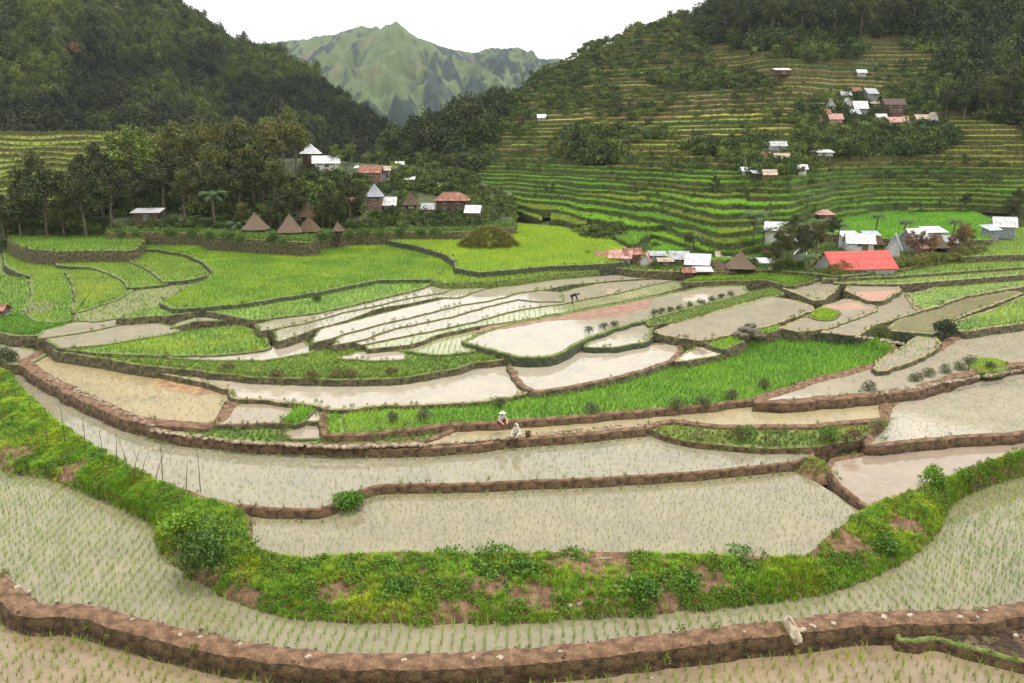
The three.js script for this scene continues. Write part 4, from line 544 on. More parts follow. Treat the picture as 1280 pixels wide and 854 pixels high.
H(469, 260, 18, kn, { kind: 'pyramid', wh: 18, rh: 18, d: 18, over: .5, roof: B.blue, wall: B.plank, floors: 2 }, 'wooden house with blue grey pyramid roof above the bright field', 'wooden_house');
H(488, 260, 16, kn, { kind: 'gable', wh: 7, rh: 9, d: 16, roof: B.white, wall: B.slate }, 'white roofed hut between the pyramid roof and the thatch');
H(514, 262, 16, kn, { ...th, rh: 20, d: 16, roof: B.thatchDark, over: .7 }, 'thatched hut between metal roofed houses', 'thatched_hut');
H(565, 266, 44, kn, { kind: 'hip', wh: 20, rh: 11, d: 26, over: .8, roof: B.rust, wall: B.wood, floors: 2 }, 'two storey house with long rusty red hip roof and balcony');
H(592, 276, 20, kn, { kind: 'gable', lift: 8, wh: 7, rh: 8, d: 16, roof: B.white, wall: B.plank, turn: -.2 }, 'white roofed hut on stilts beside the long rusty roof');
H(548, 240, 10, kn, { kind: 'pyramid', wh: 6, rh: 9, d: 10, roof: B.white, wall: B.wood }, 'small white pyramid roof behind the long rusty roof');
H(500, 214, 11, rh_, { kind: 'gable', wh: 9, rh: 5, d: 9, roof: B.white, wall: B.plaster }, 'tiny white house at the foot of the wooded spur');
H(512, 227, 12, kn, { kind: 'shed', wh: 4, rh: 3, d: 10, roof: B.white, wall: B.block }, 'low white shed roof in shrubs behind the village');
H(677, 150, 11, rh_, { kind: 'gable', wh: 4, rh: 4, d: 10, roof: B.white, wall: B.block }, 'lone white roofed hut on the terraced spur', 'hut', up);
// village in the valley floor
H(776, 330, 28, 6.4, { kind: 'gable', wh: 13, rh: 8, d: 22, roof: B.pink, wall: B.block, over: .4, turn: -.25 }, 'grey walled house with faded pink roof beside the glowing field');
H(754, 325, 20, 6.4, { kind: 'shed', wh: 7, rh: 5, d: 16, roof: B.rust, wall: B.plank, turn: -.2 }, 'rusty lean-to annex beside the faded pink roof');
H(807, 332, 18, 6.4, { kind: 'gable', wh: 9, rh: 10, d: 16, roof: B.pink, wall: B.plaster, turn: 1.3 }, 'house showing a pale gable under blotched pink roof');
H(831, 333, 18, 6.4, { kind: 'shed', wh: 10, rh: 3, d: 14, roof: B.tan, wall: B.dark }, 'dark shed with a flat tan roof');
H(848, 330, 24, 6.4, { kind: 'gable', wh: 11, rh: 8, d: 20, roof: B.grey, wall: B.dark, turn: -.2 }, 'dark walled house with grey metal roof');
H(872, 335, 28, 6.4, { kind: 'gable', wh: 11, rh: 10, d: 22, roof: B.white, wall: B.slate, turn: -.3, over: .5 }, 'slate walled house with white sloping roof');
H(878, 343, 22, 6.1, { kind: 'shed', lift: 3, wh: 4, rh: 3, d: 12, roof: B.white, wall: B.wood }, 'open field shack with white roof at the paddy edge', 'field_shack');
H(897, 336, 16, 6.4, { ...th, lift: 2, wh: 5, rh: 14, d: 14, roof: B.thatchDark }, 'low dark thatched hut beside the slate walled house', 'thatched_hut');
H(925, 337, 22, 6.4, { ...th, lift: 4, wh: 6, rh: 24, d: 20 }, 'large steep thatched hut in the valley village', 'thatched_hut');
H(953, 331, 26, 6.4, { kind: 'shed', wh: 5, rh: 4, d: 14, roof: B.white, wall: B.block }, 'low shed with long white roof beside the large thatched hut');
H(902, 324, 16, 6.4, { kind: 'gable', wh: 6, rh: 5, d: 14, roof: B.tan, wall: B.plaster }, 'pale tan roof peeking over the low dark thatch');
H(970, 294, 28, rh_, { kind: 'gable', wh: 10, rh: 9, d: 20, roof: B.white, wall: B.plaster, turn: -.4 }, 'white house with grey round gable beside the tall palm');
H(962, 318, 13, 6.4, { kind: 'thatch', roof: B.thatch, wall: B.plank, over: .4, wh: 9, rh: 12, d: 12 }, 'narrow thatched hut below the white house by the palm', 'thatched_hut');
H(1030, 276, 20, rh_, { kind: 'hip', wh: 10, rh: 6, d: 16, roof: B.pink, wall: B.wood }, 'dark house with pinkish hip roof above the palms');
H(1010, 290, 18, rh_, { ...th, lift: 1, over: .6, wh: 5, rh: 12, d: 16 }, 'thatched hut below the pinkish hip roof', 'thatched_hut');
H(1073, 312, 34, 6.6, { kind: 'gable', wh: 12, rh: 10, d: 24, roof: B.white, wall: B.plaster, turn: -.2 }, 'broad white roofed house behind the red roof');
H(1060, 302, 20, 7.4, { kind: 'shed', wh: 9, rh: 5, d: 14, roof: B.white, wall: B.plaster }, 'white shed roof rising behind the broad white house');
H(1097, 306, 14, 7, { ...th, lift: 1, over: .4, wh: 5, rh: 12, d: 12, roof: B.thatchDark }, 'small brown thatch between two white roofs', 'thatched_hut');
H(1117, 318, 18, 6.8, { kind: 'gable', wh: 12, rh: 16, d: 16, roof: B.blue, wall: B.plaster, turn: 1.1 }, 'white house with steep blue grey gable beside the red roof');
H(1142, 306, 26, 7.2, { kind: 'gable', wh: 12, rh: 10, d: 20, roof: B.white, wall: B.slate, turn: .3 }, 'white roof over slate walls beside the brown thatch');
H(1166, 298, 26, 7.8, { kind: 'shed', wh: 10, rh: 5, d: 16, roof: B.white, wall: B.block, turn: .2 }, 'flat white roof behind the brown thatch');
H(1170, 314, 18, 7, { ...th, over: .7, wh: 6, rh: 18, d: 16 }, 'brown thatched hut at the hedge by white roofs', 'thatched_hut');
{ // the long red roof, ridge running across the view
  const t = H(1068, 337, 74, 6.4, { kind: 'gable', wh: 6, rh: 15, d: 40, over: .35, roof: B.red, wall: B.block, turn: .18, noDoor: true }, 'long house with bright red metal roof and pale grey gable'); t.name = 'red_roofed_house';
}
H(1238, 292, 20, 8, { kind: 'shed', wh: 6, rh: 5, d: 12, roof: B.blue, wall: B.slate, turn: .4 }, 'blue grey metal shed beside the olive field', 'metal_shed');
H(1254, 288, 24, 8.2, { kind: 'gable', wh: 8, rh: 9, d: 14, roof: B.white, wall: B.slate, turn: -.3 }, 'white gabled metal shed beside the olive field', 'metal_shed');
H(790, 322, 22, 7.2, { kind: 'gable', wh: 8, rh: 6, d: 16, roof: B.rust, wall: B.plank, turn: .2 }, 'rusty gable behind the faded pink roof');
H(822, 324, 20, 7.1, { kind: 'shed', wh: 8, rh: 3, d: 14, roof: B.grey, wall: B.block }, 'grey sheet roof behind the flat tan roof');
H(860, 342, 14, 6.3, { kind: 'gable', wh: 5, rh: 4, d: 12, roof: B.rust, wall: B.dark }, 'tiny rusty shack beside the field shack', 'hut');
H(912, 338, 12, 6.4, { kind: 'thatch', wh: 4, rh: 10, d: 11, over: .5, roof: B.thatchDark, wall: B.wood }, 'tiny thatch pressed against the large thatched hut', 'thatched_hut');
H(983, 306, 20, 7.1, { kind: 'gable', wh: 8, rh: 6, d: 14, roof: B.grey, wall: B.wood, turn: .3 }, 'grey gable half hidden by the dark village trees');
H(1000, 322, 16, 6.7, { kind: 'gable', wh: 8, rh: 6, d: 12, roof: B.white, wall: B.slate, turn: 1.2 }, 'narrow white gable beside the pale end of the red roofed house');
H(1088, 300, 18, 7.3, { kind: 'shed', wh: 8, rh: 4, d: 12, roof: B.blue, wall: B.block }, 'blue grey sheet roof behind the small brown thatch');
H(1153, 314, 20, 7, { kind: 'gable', wh: 7, rh: 6, d: 14, roof: B.rust, wall: B.plank, turn: .4 }, 'rust brown gable between the russet trees');
H(1186, 306, 16, 7.4, { kind: 'gable', wh: 6, rh: 6, d: 12, roof: B.grey, wall: B.wood }, 'small grey gable behind the hedge and russet trees');
H(535, 266, 16, kn, { kind: 'gable', wh: 8, rh: 6, d: 12, roof: B.grey, wall: B.plank }, 'small grey gable beside the long rusty hip roof');
H(442, 258, 14, kn, { kind: 'gable', wh: 7, rh: 6, d: 12, roof: B.rust, wall: B.wood }, 'small rusty gable in trees beside the blue grey pyramid roof');
// hamlets on the hillside
const hm = (x, y, w, o, label, name) => H(x, y, w, rh_, { over: .4, d: w * .75, ...o }, label, name, up);
hm(977, 98, 19, { kind: 'shed', lift: 4, wh: 7, rh: 3, roof: B.white, wall: B.dark }, 'pale roofed hut on stilts in shrubs below the ridge wood', 'hut');
hm(1076, 93, 11, { kind: 'gable', wh: 3, rh: 3, roof: B.white, wall: B.block }, 'lone pale roof above the hillside hamlet', 'hut');
hm(1022, 134, 12, { kind: 'shed', wh: 5, rh: 2, roof: B.grey, wall: B.wood }, 'small grey roof at the edge of the hamlet', 'hut');
hm(1037, 138, 15, { kind: 'gable', wh: 7, rh: 8, roof: B.white, wall: B.plaster, turn: 1.3 }, 'white gabled house over the pink two storey house');
hm(1042, 162, 17, { kind: 'gable', wh: 15, rh: 6, roof: B.pink, wall: B.pink, floors: 2 }, 'pinkish two storey house in the hillside hamlet');
hm(1056, 124, 12, { kind: 'gable', wh: 6, rh: 4, roof: B.grey, wall: B.block }, 'small grey house behind the white gables');
hm(1058, 134, 15, { kind: 'gable', wh: 4, rh: 8, roof: B.white, wall: B.plaster, turn: 1.4 }, 'white gable beside the wide white roof in the hamlet');
hm(1074, 138, 17, { kind: 'gable', wh: 4, rh: 8, roof: B.white, wall: B.slate }, 'wide white roof in the middle of the hamlet');
hm(1086, 122, 18, { kind: 'gable', wh: 6, rh: 6, roof: B.grey, wall: B.slate, turn: .4 }, 'grey roofed house uphill of the wide white roof');
hm(1114, 142, 26, { kind: 'gable', wh: 12, rh: 7, roof: B.dark, wall: B.wood, floors: 2 }, 'long dark brown wooden house in the hamlet', 'wooden_house');
hm(1120, 160, 26, { kind: 'gable', wh: 8, rh: 6, roof: B.pink, wall: B.plaster }, 'pink roofed house with white ends below the dark wooden one');
hm(1152, 152, 18, { kind: 'gable', wh: 4, rh: 5, roof: B.tan, wall: B.plank }, 'tan roof beside a bright white gable');
hm(1165, 153, 14, { kind: 'gable', wh: 4, rh: 9, roof: B.tan, wall: B.plaster, turn: 1.5 }, 'bright white gable at the end of the hamlet');
hm(1023, 153, 13, { kind: 'thatch', roof: B.thatchDark, wall: B.wood, wh: 3, rh: 10, over: .4 }, 'rusty brown thatch beside the pink two storey house', 'thatched_hut');
hm(971, 194, 20, { kind: 'gable', wh: 14, rh: 5, roof: B.grey, wall: B.block, floors: 2 }, 'grey two storey house in the lower hamlet');
hm(976, 205, 18, { kind: 'gable', wh: 9, rh: 6, roof: B.tan, wall: B.plank }, 'tan roofed house below the grey two storey one');
hm(1029, 199, 20, { kind: 'shed', lift: 4, wh: 6, rh: 3, roof: B.white, wall: B.block }, 'white roofed house on stilts above the terraces');
hm(1014, 192, 14, { kind: 'shed', wh: 4, rh: 2, roof: B.grey, wall: B.dark }, 'dark grey lean-to beside the stilted white roof');
hm(1002, 214, 11, { kind: 'gable', wh: 5, rh: 4, roof: B.white, wall: B.plaster }, 'small white hut below the stilted house', 'hut');
hm(936, 216, 20, { kind: 'gable', wh: 4, rh: 4, roof: B.white, wall: B.block }, 'low white roof at the edge of the lower hamlet');
hm(948, 220, 16, { kind: 'shed', wh: 5, rh: 3, roof: B.blue, wall: B.dark }, 'blue grey shed roof between low white roofs');
hm(961, 221, 16, { kind: 'gable', wh: 5, rh: 5, roof: B.tan, wall: B.plank }, 'brownish hut among low roofs of the lower hamlet', 'hut');
hm(913, 8, 16, { kind: 'shed', wh: 4, rh: 3, roof: B.tan, wall: B.block }, 'pale roof on the ridge beside the wood', 'hut');
hm(1030, 146, 13, { kind: 'gable', wh: 5, rh: 5, roof: B.rust, wall: B.plank }, 'rusty gable between the brown thatch and white gable');
hm(1066, 146, 15, { kind: 'gable', wh: 5, rh: 5, roof: B.grey, wall: B.wood, turn: .3 }, 'grey gable below the wide white roof');
hm(1094, 134, 14, { kind: 'shed', wh: 5, rh: 3, roof: B.tan, wall: B.dark }, 'tan lean-to beside the long dark brown house');
hm(1100, 152, 13, { kind: 'gable', wh: 5, rh: 5, roof: B.white, wall: B.plank }, 'small white roof beside the pink roofed house');
hm(1068, 118, 12, { kind: 'gable', wh: 5, rh: 4, roof: B.rust, wall: B.wood }, 'small rusty roof above the wide white roof');
hm(958, 200, 14, { kind: 'gable', wh: 6, rh: 5, roof: B.rust, wall: B.wood, turn: .3 }, 'rusty gable beside the grey two storey house');
house('field_shelter', 'small brown shelter in the flat green paddy', onLevel(0, 398, 4.3), { w: 1.4, d: 1.2, wh: 1.0, rh: .4, roof: B.rust, wall: B.plank, over: .2 });

// ---------------------------------------------------------------- trees
const bark = std({ map: soilTex([.06, .045, .03], [.13, .1, .07], [.24, .2, .15], [.1, .11, .05], .25, 431) });
function limb(pts, r0, r1, seg = 6) { const c = new THREE.CatmullRomCurve3(pts), n = 7, rows = []; for (let j = 0; j <= n; j++) { const p = c.getPoint(j / n), q = lerp(r0, r1, j / n), R = []; for (let i = 0; i <= seg; i++) { const a = i / seg * 6.283; R.push(V(p.x + Math.cos(a) * q, p.y, p.z + Math.sin(a) * q)); } rows.push(R); } return gridGeo(rows, (j, i) => [i / seg, j / 3]); }
function treeProto(seed, h, spread, bare, leaf, colour, density) { // trunk with limbs, crown of leaf clumps at the limb ends
  const r = rngOf(seed), limbs = [], t = new Tri(), tips = [], bend = V((r() - .5) * .8, 0, (r() - .5) * .8), trunkTop = V(bend.x, h * .72, bend.z);
  limbs.push(limb([V(0, -.8, 0), V(bend.x * .2, h * .25, bend.z * .2), V(bend.x * .6, h * .5, bend.z * .6), trunkTop], h * .026, h * .01));
  for (let i = 0; i < 9; i++) { const f = bare + (1 - bare) * (i / 9) * .85, a = i * 2.4 + r(), o = V(bend.x * f, h * f * .8, bend.z * f), len = spread * (1.1 - f * .6) * (.7 + r() * .5), e = V(o.x + Math.cos(a) * len, o.y + h * (.1 + r() * .16), o.z + Math.sin(a) * len); limbs.push(limb([o, o.clone().lerp(e, .5).add(V(0, h * .03, 0)), e], h * .011, h * .003, 5)); tips.push(e, o.clone().lerp(e, .6)); }
  tips.push(V(bend.x, h * .85, bend.z), V(bend.x, h * .93, bend.z));
  for (const tip of tips) { const q = spread * (.2 + r() * .22), tone = .6 + r() * .75; for (let i = 0; i < density; i++) { const d = rdir(r, .05), e = Math.pow(r(), .45), p = V(tip.x + d.x * q * e, tip.y + d.y * q * .75 * e, tip.z + d.z * q * e), k = tone * (.7 + r() * .6); leafAt(t, p, d.clone().lerp(rdir(r, -.1), .6).normalize(), leaf * (.6 + r() * .8), leaf * .55, r() * 3.1, [colour[0] * k * (.9 + r() * .3), colour[1] * k, colour[2] * k]); } }
  const trunk = mergeGeometries(limbs), crown = t.geo(); return { trunk, crown };
}
const kinds = {
  dark: ['broadleaf_tree', treeProto(51, 9, 3.0, .3, .34, [.048, .064, .01], 190), treeProto(52, 9, 3.4, .38, .36, [.04, .058, .01], 190), treeProto(59, 9, 2.7, .42, .32, [.075, .085, .012], 170)],
  yellow: ['airy_tree', treeProto(53, 10, 2.7, .5, .3, [.1, .115, .016], 95), treeProto(54, 10, 3.1, .5, .32, [.12, .115, .02], 80), treeProto(60, 10, 2.4, .55, .3, [.09, .1, .014], 100)],
  bright: ['light_green_tree', treeProto(55, 9, 2.6, .4, .34, [.1, .15, .015], 130), treeProto(56, 9, 2.3, .45, .3, [.13, .18, .015], 130)],
  russet: ['russet_tree', treeProto(57, 6, 1.9, .3, .3, [.2, .11, .05], 90), treeProto(58, 6, 1.8, .3, .28, [.16, .1, .05], 90)],
};
let treeN = 0;
function tree(kind, x, y, hpx, where, label, group) {
  const [nm, ...ps] = kinds[kind], pr = ps[treeN++ % ps.length], p = typeof where === 'number' ? on(x, y, where) : where(x, y), m = mPx(p), s = hpx * m / (kind === 'russet' ? 6 : kind === 'yellow' ? 10 : 9);
  const t = thing(nm, label, 'tree', p, group); t.rotation.y = treeN * 2.1; t.scale.set(s * (.9 + hash(treeN, 3) * .3), s, s * (.9 + hash(treeN, 4) * .3)); part('trunk', pr.trunk, bark, t); part('crown', pr.crown, leafMat, t); return t;
}
const gr = 'trees of the grove', labD = 'dense dark green tree in the grove beside the village', labY = 'tall airy yellowish tree with bare pale trunk in the grove', labB = 'light green leafy tree at the edge of the grove';
for (const [x, y, h] of [[30, 290, 58], [62, 289, 74], [85, 290, 56], [110, 288, 84], [140, 284, 66], [48, 280, 76], [130, 272, 80], [205, 268, 68], [232, 278, 60], [268, 276, 70], [300, 270, 58], [345, 266, 62], [330, 255, 70], [290, 250, 76], [240, 252, 78], [438, 276, 54], [160, 240, 54], [8, 290, 40], [-40, 289, 76], [190, 232, 48]]) tree('dark', x, y, h, kn, labD, gr);
for (const [x, y, h] of [[225, 245, 84], [250, 238, 84], [278, 240, 80], [305, 238, 84], [335, 232, 74], [355, 235, 84], [372, 228, 72], [265, 262, 76], [212, 236, 66], [318, 258, 72]]) tree('yellow', x, y, h, kn, labY, gr);
for (const [x, y, h] of [[165, 262, 92], [180, 250, 80], [120, 250, 62], [355, 215, 58], [340, 214, 62], [145, 262, 60], [420, 212, 30], [440, 205, 26]]) tree('bright', x, y, h, kn, labB, gr);
for (const [x, y, h, L] of [[978, 330, 46, 6.4], [990, 322, 50, 6.6], [1005, 330, 40, 6.4], [1020, 318, 38, 6.6], [965, 334, 30, 6.4], [1040, 300, 26, 7.5]]) tree('dark', x, y, h, L, 'dark tree among the palms beside the red roofed house', 'trees in the valley village');
for (const [x, y, h, L] of [[1138, 318, 26, 6.6], [1152, 317, 26, 6.6], [1164, 318, 22, 6.6], [1198, 314, 30, 6.8], [1208, 310, 26, 7], [1188, 316, 20, 6.6]]) tree('russet', x, y, h, L, 'russet brown tree beside the hedge and brown thatch', 'russet trees by the hedge');
for (const [x, y, h] of [[860, 312, 22], [893, 240, 20]]) tree('dark', x, y, h, rh_, 'small dark tree standing alone on the lower terraces', 'lone terrace trees');
tree('dark', 1206, 262, 18, rh_, 'small dark tree beside the bare path at the field corner'); tree('dark', 1262, 285, 26, rh_, 'dark tree beside the white gabled metal shed'); tree('dark', 1270, 262, 22, rh_, 'dark tree uphill of the metal sheds');
for (const [x, y, h] of [[1205, 150, 40], [1232, 152, 46], [1258, 148, 50], [1182, 145, 30], [1278, 130, 44]]) tree('dark', x, y, h, rh_, 'dark tree at the lower edge of the wood beyond the hamlet', 'hillside wood edge trees');
for (const [x, y, h] of [[905, 48, 44], [935, 52, 50], [965, 48, 50], [1000, 50, 46], [1040, 52, 52], [1075, 50, 50], [1110, 45, 44], [890, 30, 30], [985, 75, 26], [1140, 40, 44]]) tree('dark', x, y, h, rh_, 'dark tree along the lower edge of the ridge wood', 'ridge wood edge trees');
for (const [x, y, h] of [[575, 222, 26], [560, 218, 24], [522, 195, 34], [545, 180, 38], [585, 165, 34], [610, 145, 26]]) tree('dark', x, y, h, rh_, 'dark tree on the wooded spur behind the village', 'spur trees');
tree('russet', 92, 78, 20, (x, y) => leftMt.px(x, y), 'orange brown tree on the wooded mountainside');
// palms
const palmGeo = (() => { const r = rngOf(61), t = new Tri(); for (let i = 0; i < 17; i++) { const a = i * 2.4 + r() * .4, up2 = r() * 1.0 - .15, L = 2.2 + r() * .5; let p = V(0, 0, 0), d = V(Math.cos(a), up2 + .5, Math.sin(a)).normalize(); for (let k = 0; k < 9; k++) { const q = p.clone().addScaledVector(d, L / 9); const sd = V(-Math.sin(a), -.35, Math.cos(a)), w = .85 * Math.sin(Math.PI * (k + .8) / 10), kk = .8 + r() * .4, c = [.05 * kk, .09 * kk, .02 * kk]; for (const s of [-1, 1]) { const e = p.clone().lerp(q, .5).addScaledVector(d, .18).add(V(sd.x * s * w, sd.y * w, sd.z * s * w)); t.tri(p, p.clone().lerp(q, .75), e, c); } p = q; d.y -= .17; d.normalize(); } } return t.geo(); })();
function palm(x, y, hpx, L, label, group) { const p = typeof L === 'number' ? on(x, y, L - .6) : L(x, y), m = mPx(p), h = hpx * m, t = thing('palm_tree', label, 'palm', p, group); part('trunk', limb([V(0, -.5, 0), V(.1, h * .3, 0), V(.15, h * .8, .1)], .16, .1), bark, t); const c = part('crown', palmGeo, leafMat, t); c.position.set(.15, h * .78, .1); c.scale.setScalar(h * .14 + .25); return t; }
palm(940, 312, 50, 7, 'tall feathery palm beside the white house with round gable'); palm(1046, 305, 26, 7.2, 'small palm behind the broad white house'); palm(1094, 292, 24, 7.6, 'short palm rising over the small brown thatch'); palm(1008, 262, 20, rh_, 'small palm above the pinkish hip roof'); palm(1190, 298, 22, 7.6, 'palm behind the brown thatched hut at the hedge'); palm(1008, 346, 28, 6.2, 'bright young banana-like palm at the corner of the red roofed house'); palm(268, 282, 44, kn, 'palm in the middle of the dark grove'); palm(300, 290, 34, kn, 'palm beside the lone thatched hut');

// ---------------------------------------------------------------- shrubs, mound, hedge
function shrub(label, p, w, h, col, kind = 0, group, name = 'shrub') { const t = thing(name, label, 'shrub', p, group); const r = rngOf(700 + Math.round(p.x * 31 + p.z * 17)), g = clumpGeo(clamp(Math.round(w * h * 700), 120, 1500), w / 2, h * .52, clamp(w * .08, .09, .17), 800 + Math.round(p.x * 13 + p.z * 7), 9, .62); const a = g.attributes.color; for (let i = 0; i < a.count; i++) a.setXYZ(i, a.getX(i) * col[0], a.getY(i) * col[1], a.getZ(i) * col[2]); part('leaves', g, leafMat, t); const st = []; for (let i = 0; i < 4; i++) { const q = i * 1.7 + r(); st.push(limb([V(0, -.15, 0), V(Math.cos(q) * w * .12, h * .35, Math.sin(q) * w * .12), V(Math.cos(q) * w * .25, h * .75, Math.sin(q) * w * .25)], .03 * Math.sqrt(w), .008, 4)); } part('stems', mergeGeometries(st), bark, t); return t; }
const dk = [.06, .13, .015], md = [.12, .24, .02], ol = [.13, .16, .04];
const bk = (x, y, L = 1.9) => onLevel(x, y, L);
shrub('big dark leafy bush spilling over the bank beside bare soil', bk(268, 700, 2.2), 3.6, 2.4, [.055, .12, .012], 0); shrub('light green bush beside the big dark leafy bush', bk(232, 668, 2.3), 2.2, 1.3, [.17, .3, .015], 0);
shrub('round grassy clump at the notch of the thin brown wall', bk(434, 634, 2.4), 1.8, 1.0, [.1, .22, .015], 0);
for (const [x, y, w, h] of [[620, 712, 3.4, .9], [655, 722, 2.4, .8], [560, 700, 2, .6], [720, 704, 1.8, .7], [850, 728, 1.8, .6], [800, 742, 2, .6], [930, 706, 2.6, .7], [440, 715, 2, .7], [1100, 684, 1.7, .9], [500, 735, 2, .5], [385, 722, 2, .8]]) shrub('low dark green leafy weed clump on the grassy bank', bk(x, y), w, h, [.09, .19, .02], 0, 'weed clumps on the bank', 'weed_clump');
shrub('young leafy shrub leaning over the pinkish pool', bk(1165, 606, 2.6), 1.4, 1.3, [.16, .3, .03]);
shrub('round dark shrub on the stone wall beside the muddy paddy', onLevel(1181, 416, 4.4), 2.0, 1.5, [.03, .05, .02]); shrub('dull green shrub on the dark stone wall end', onLevel(1100, 422, 4.45), 1.7, 1.3, ol);
for (const [x, y] of [[915, 498], [955, 486], [880, 506], [845, 510], [740, 516], [625, 508], [490, 528], [530, 524]]) shrub('thin grey green shrub on the bund of the vivid green field', onLevel(x, y, 3.6), 1.15, .8, [.11, .14, .05], 1, 'shrubs along the vivid green field');
for (const [x, y] of [[1086, 488], [1145, 476], [1160, 470], [1182, 466], [1200, 462], [1210, 455], [1235, 462]]) shrub('weedy shrub standing in the long pale paddy', onLevel(x, y, 3.72), 1.1, .8, [.13, .15, .07], 1, 'shrubs in the long pale paddy');
for (const [x, y] of [[818, 393], [826, 391], [838, 389], [850, 387], [862, 383], [876, 380], [890, 376], [902, 373], [914, 369], [768, 408], [755, 410], [736, 415]]) shrub('small dark shrub in the row along the white paddy edge', onLevel(x, y, 4.7), .9, .6, [.08, .11, .04], 1, 'row of shrubs by the white paddy');
for (let i = 0; i < 16; i++) { const f = i / 15, x = lerp(1040, 1225, f), y = lerp(342, 318, f) + Math.sin(f * 3) * 3; shrub('bushy section of the hedge below the red roofed house', onLevel(x, y, 5.75), 2.3 + hash(i, 5) * 1.1, 1.2 + hash(i, 6) * .7, [.13 + hash(i, 7) * .05, .17, .03], 1, 'hedge below the red roof', 'hedge_bush'); }
for (let i = 0; i < 9; i++) { const x = 1010 + hash(i, 11) * 95, y = 536 + hash(i, 12) * 18; shrub(i % 3 ? 'green weed clump on the grass islet' : 'brown dead stalk clump on the grass islet', onLevel(x - (i > 5 ? 120 : 0), y, 3.35), 1.2, .6, i % 3 ? [.12, .2, .03] : [.16, .11, .06], 1, i % 3 ? 'weeds on the islet' : 'dead stalks on the islet', 'weed_clump'); }
for (const [x, y] of [[283, 462], [345, 471], [390, 472], [420, 471], [490, 467], [437, 470]]) shrub('brown weed clump along the grassy strip', onLevel(x, y, 4.25), 1.3, .6, [.15, .13, .04], 1, 'brown weeds along the strip', 'weed_clump');
shrub('shrub by the glaring pool at the dike corner', onLevel(10, 452, 3.5), 1.6, 1.5, [.08, .1, .04]);
shrub('dark shrub in the light green strip', onLevel(396, 377, 5.12), 1.2, .7, [.03, .06, .015]);
for (const [x, y, w] of [[790, 331, 1.6], [818, 336, 1.4], [860, 322, 1.8], [888, 338, 1.3], [910, 334, 1.5], [940, 334, 1.8], [970, 338, 2], [985, 336, 2], [998, 338, 1.6], [735, 322, 1.4], [1135, 326, 1.8], [1175, 320, 1.8], [950, 316, 1.8], [1085, 302, 1.6], [1130, 312, 1.8], [820, 312, 1.6], [880, 312, 1.6]]) shrub('garden bush between the houses of the valley village', onLevel(x, y, 5.7), w, w * .8, [.08, .12, .02], 1, 'garden bushes of the valley village', 'garden_bush');
for (const [x, y, h, L, near] of [[952, 318, 34, 6.5, 'narrow thatched hut'], [984, 318, 40, 6.6, 'dark village trees'], [1020, 306, 32, 7, 'thatched hut below the pinkish roof'], [1128, 300, 24, 7.4, 'steep blue grey gable'], [865, 318, 26, 6.5, 'slate walled house']]) palm(x, y, h, L, 'slender palm beside the ' + near);
for (const [x, y, w] of [[150, 297, 1.8], [172, 296, 1.5], [212, 296, 2], [240, 297, 1.8], [262, 300, 1.8], [285, 300, 2], [300, 303, 1.6], [342, 304, 2], [352, 306, 1.4], [402, 300, 2], [412, 298, 1.6], [436, 298, 1.8], [455, 296, 2], [475, 296, 1.6], [500, 296, 2], [525, 296, 1.8], [545, 295, 2]]) shrub('leafy bush spilling over the stone walled platform by the thatched huts', onLevel(x, y, 7.5), w, w * .75, [.075, .12, .02], 1, 'bushes along the hut platform', 'platform_bush');
for (const [x, y, h] of [[305, 287, 40], [338, 288, 36], [350, 284, 44], [405, 287, 42], [412, 284, 50], [372, 280, 46]]) tree('dark', x, y, h, kn, 'dark tree standing close behind the thatched huts', 'trees behind the huts');
{ // grassy mound between the village and the glowing field
  const p = onLevel(610, 314, 6.05), t = thing('grassy_mound', 'brownish grassy mound at the corner of the glowing yellow-green field', 'mound', p), rows = [], r = rngOf(71), tf = []; for (let j = 0; j <= 8; j++) { const R = []; for (let i = 0; i <= 28; i++) { const a = i / 28 * 6.283, q = 1 - j / 8, n = 1 + .2 * vnoise(Math.cos(a) * 2 + 5, Math.sin(a) * 2 + j * .2, 8); R.push(V(Math.cos(a) * 4.6 * q * n, 3.1 * (1 - q * q) - .4, -3 + Math.sin(a) * 3.4 * q * n)); } rows.push(R); }
  part('soil', gridGeo(rows), M.turf, t); for (let i = 0; i < 900; i++) { const a = r() * 6.28, q = Math.sqrt(r()), k = .7 + r() * .6, b = r(); tf.push([Math.cos(a) * 4.8 * q, 3.1 * (1 - q * q) - .35, -3 + Math.sin(a) * 3.6 * q, r() * 6, 1 + r() * .8, .9, lerp(.12, .22, b) * k, lerp(.16, .17, b) * k, .03 * k]); } scatter('grass', G.tuft, leafMat, tf, t);
}
{ // heap of soil and weeds where three bunds meet
  const p = onLevel(1026, 592, 2.6), t = thing('soil_heap', 'weedy brown soil heap where three bunds meet beside the pinkish pool', 'soil heap', p), rows = [], r = rngOf(73), tf = []; for (let j = 0; j <= 6; j++) { const R = []; for (let i = 0; i <= 20; i++) { const a = i / 20 * 6.283, q = 1 - j / 6, n = 1 + .25 * vnoise(Math.cos(a) * 2 + 3, Math.sin(a) * 2 + j * .3, 8); R.push(V(Math.cos(a) * 1.1 * q * n, .75 * (1 - q * q) - .45, -.9 + Math.sin(a) * 1.5 * q * n)); } rows.push(R); }
  part('soil', gridGeo(rows), M.mud, t); for (let i = 0; i < 130; i++) { const a = r() * 6.28, q = Math.sqrt(r()), k = .7 + r() * .6; tf.push([Math.cos(a) * q, .75 * (1 - q * q) - .42, -.9 + Math.sin(a) * 1.4 * q, r() * 6, .4 + r() * .3, .9, .2 * k, .27 * k, .03 * k]); } scatter('weeds', G.tuft, leafMat, tf, t);
}
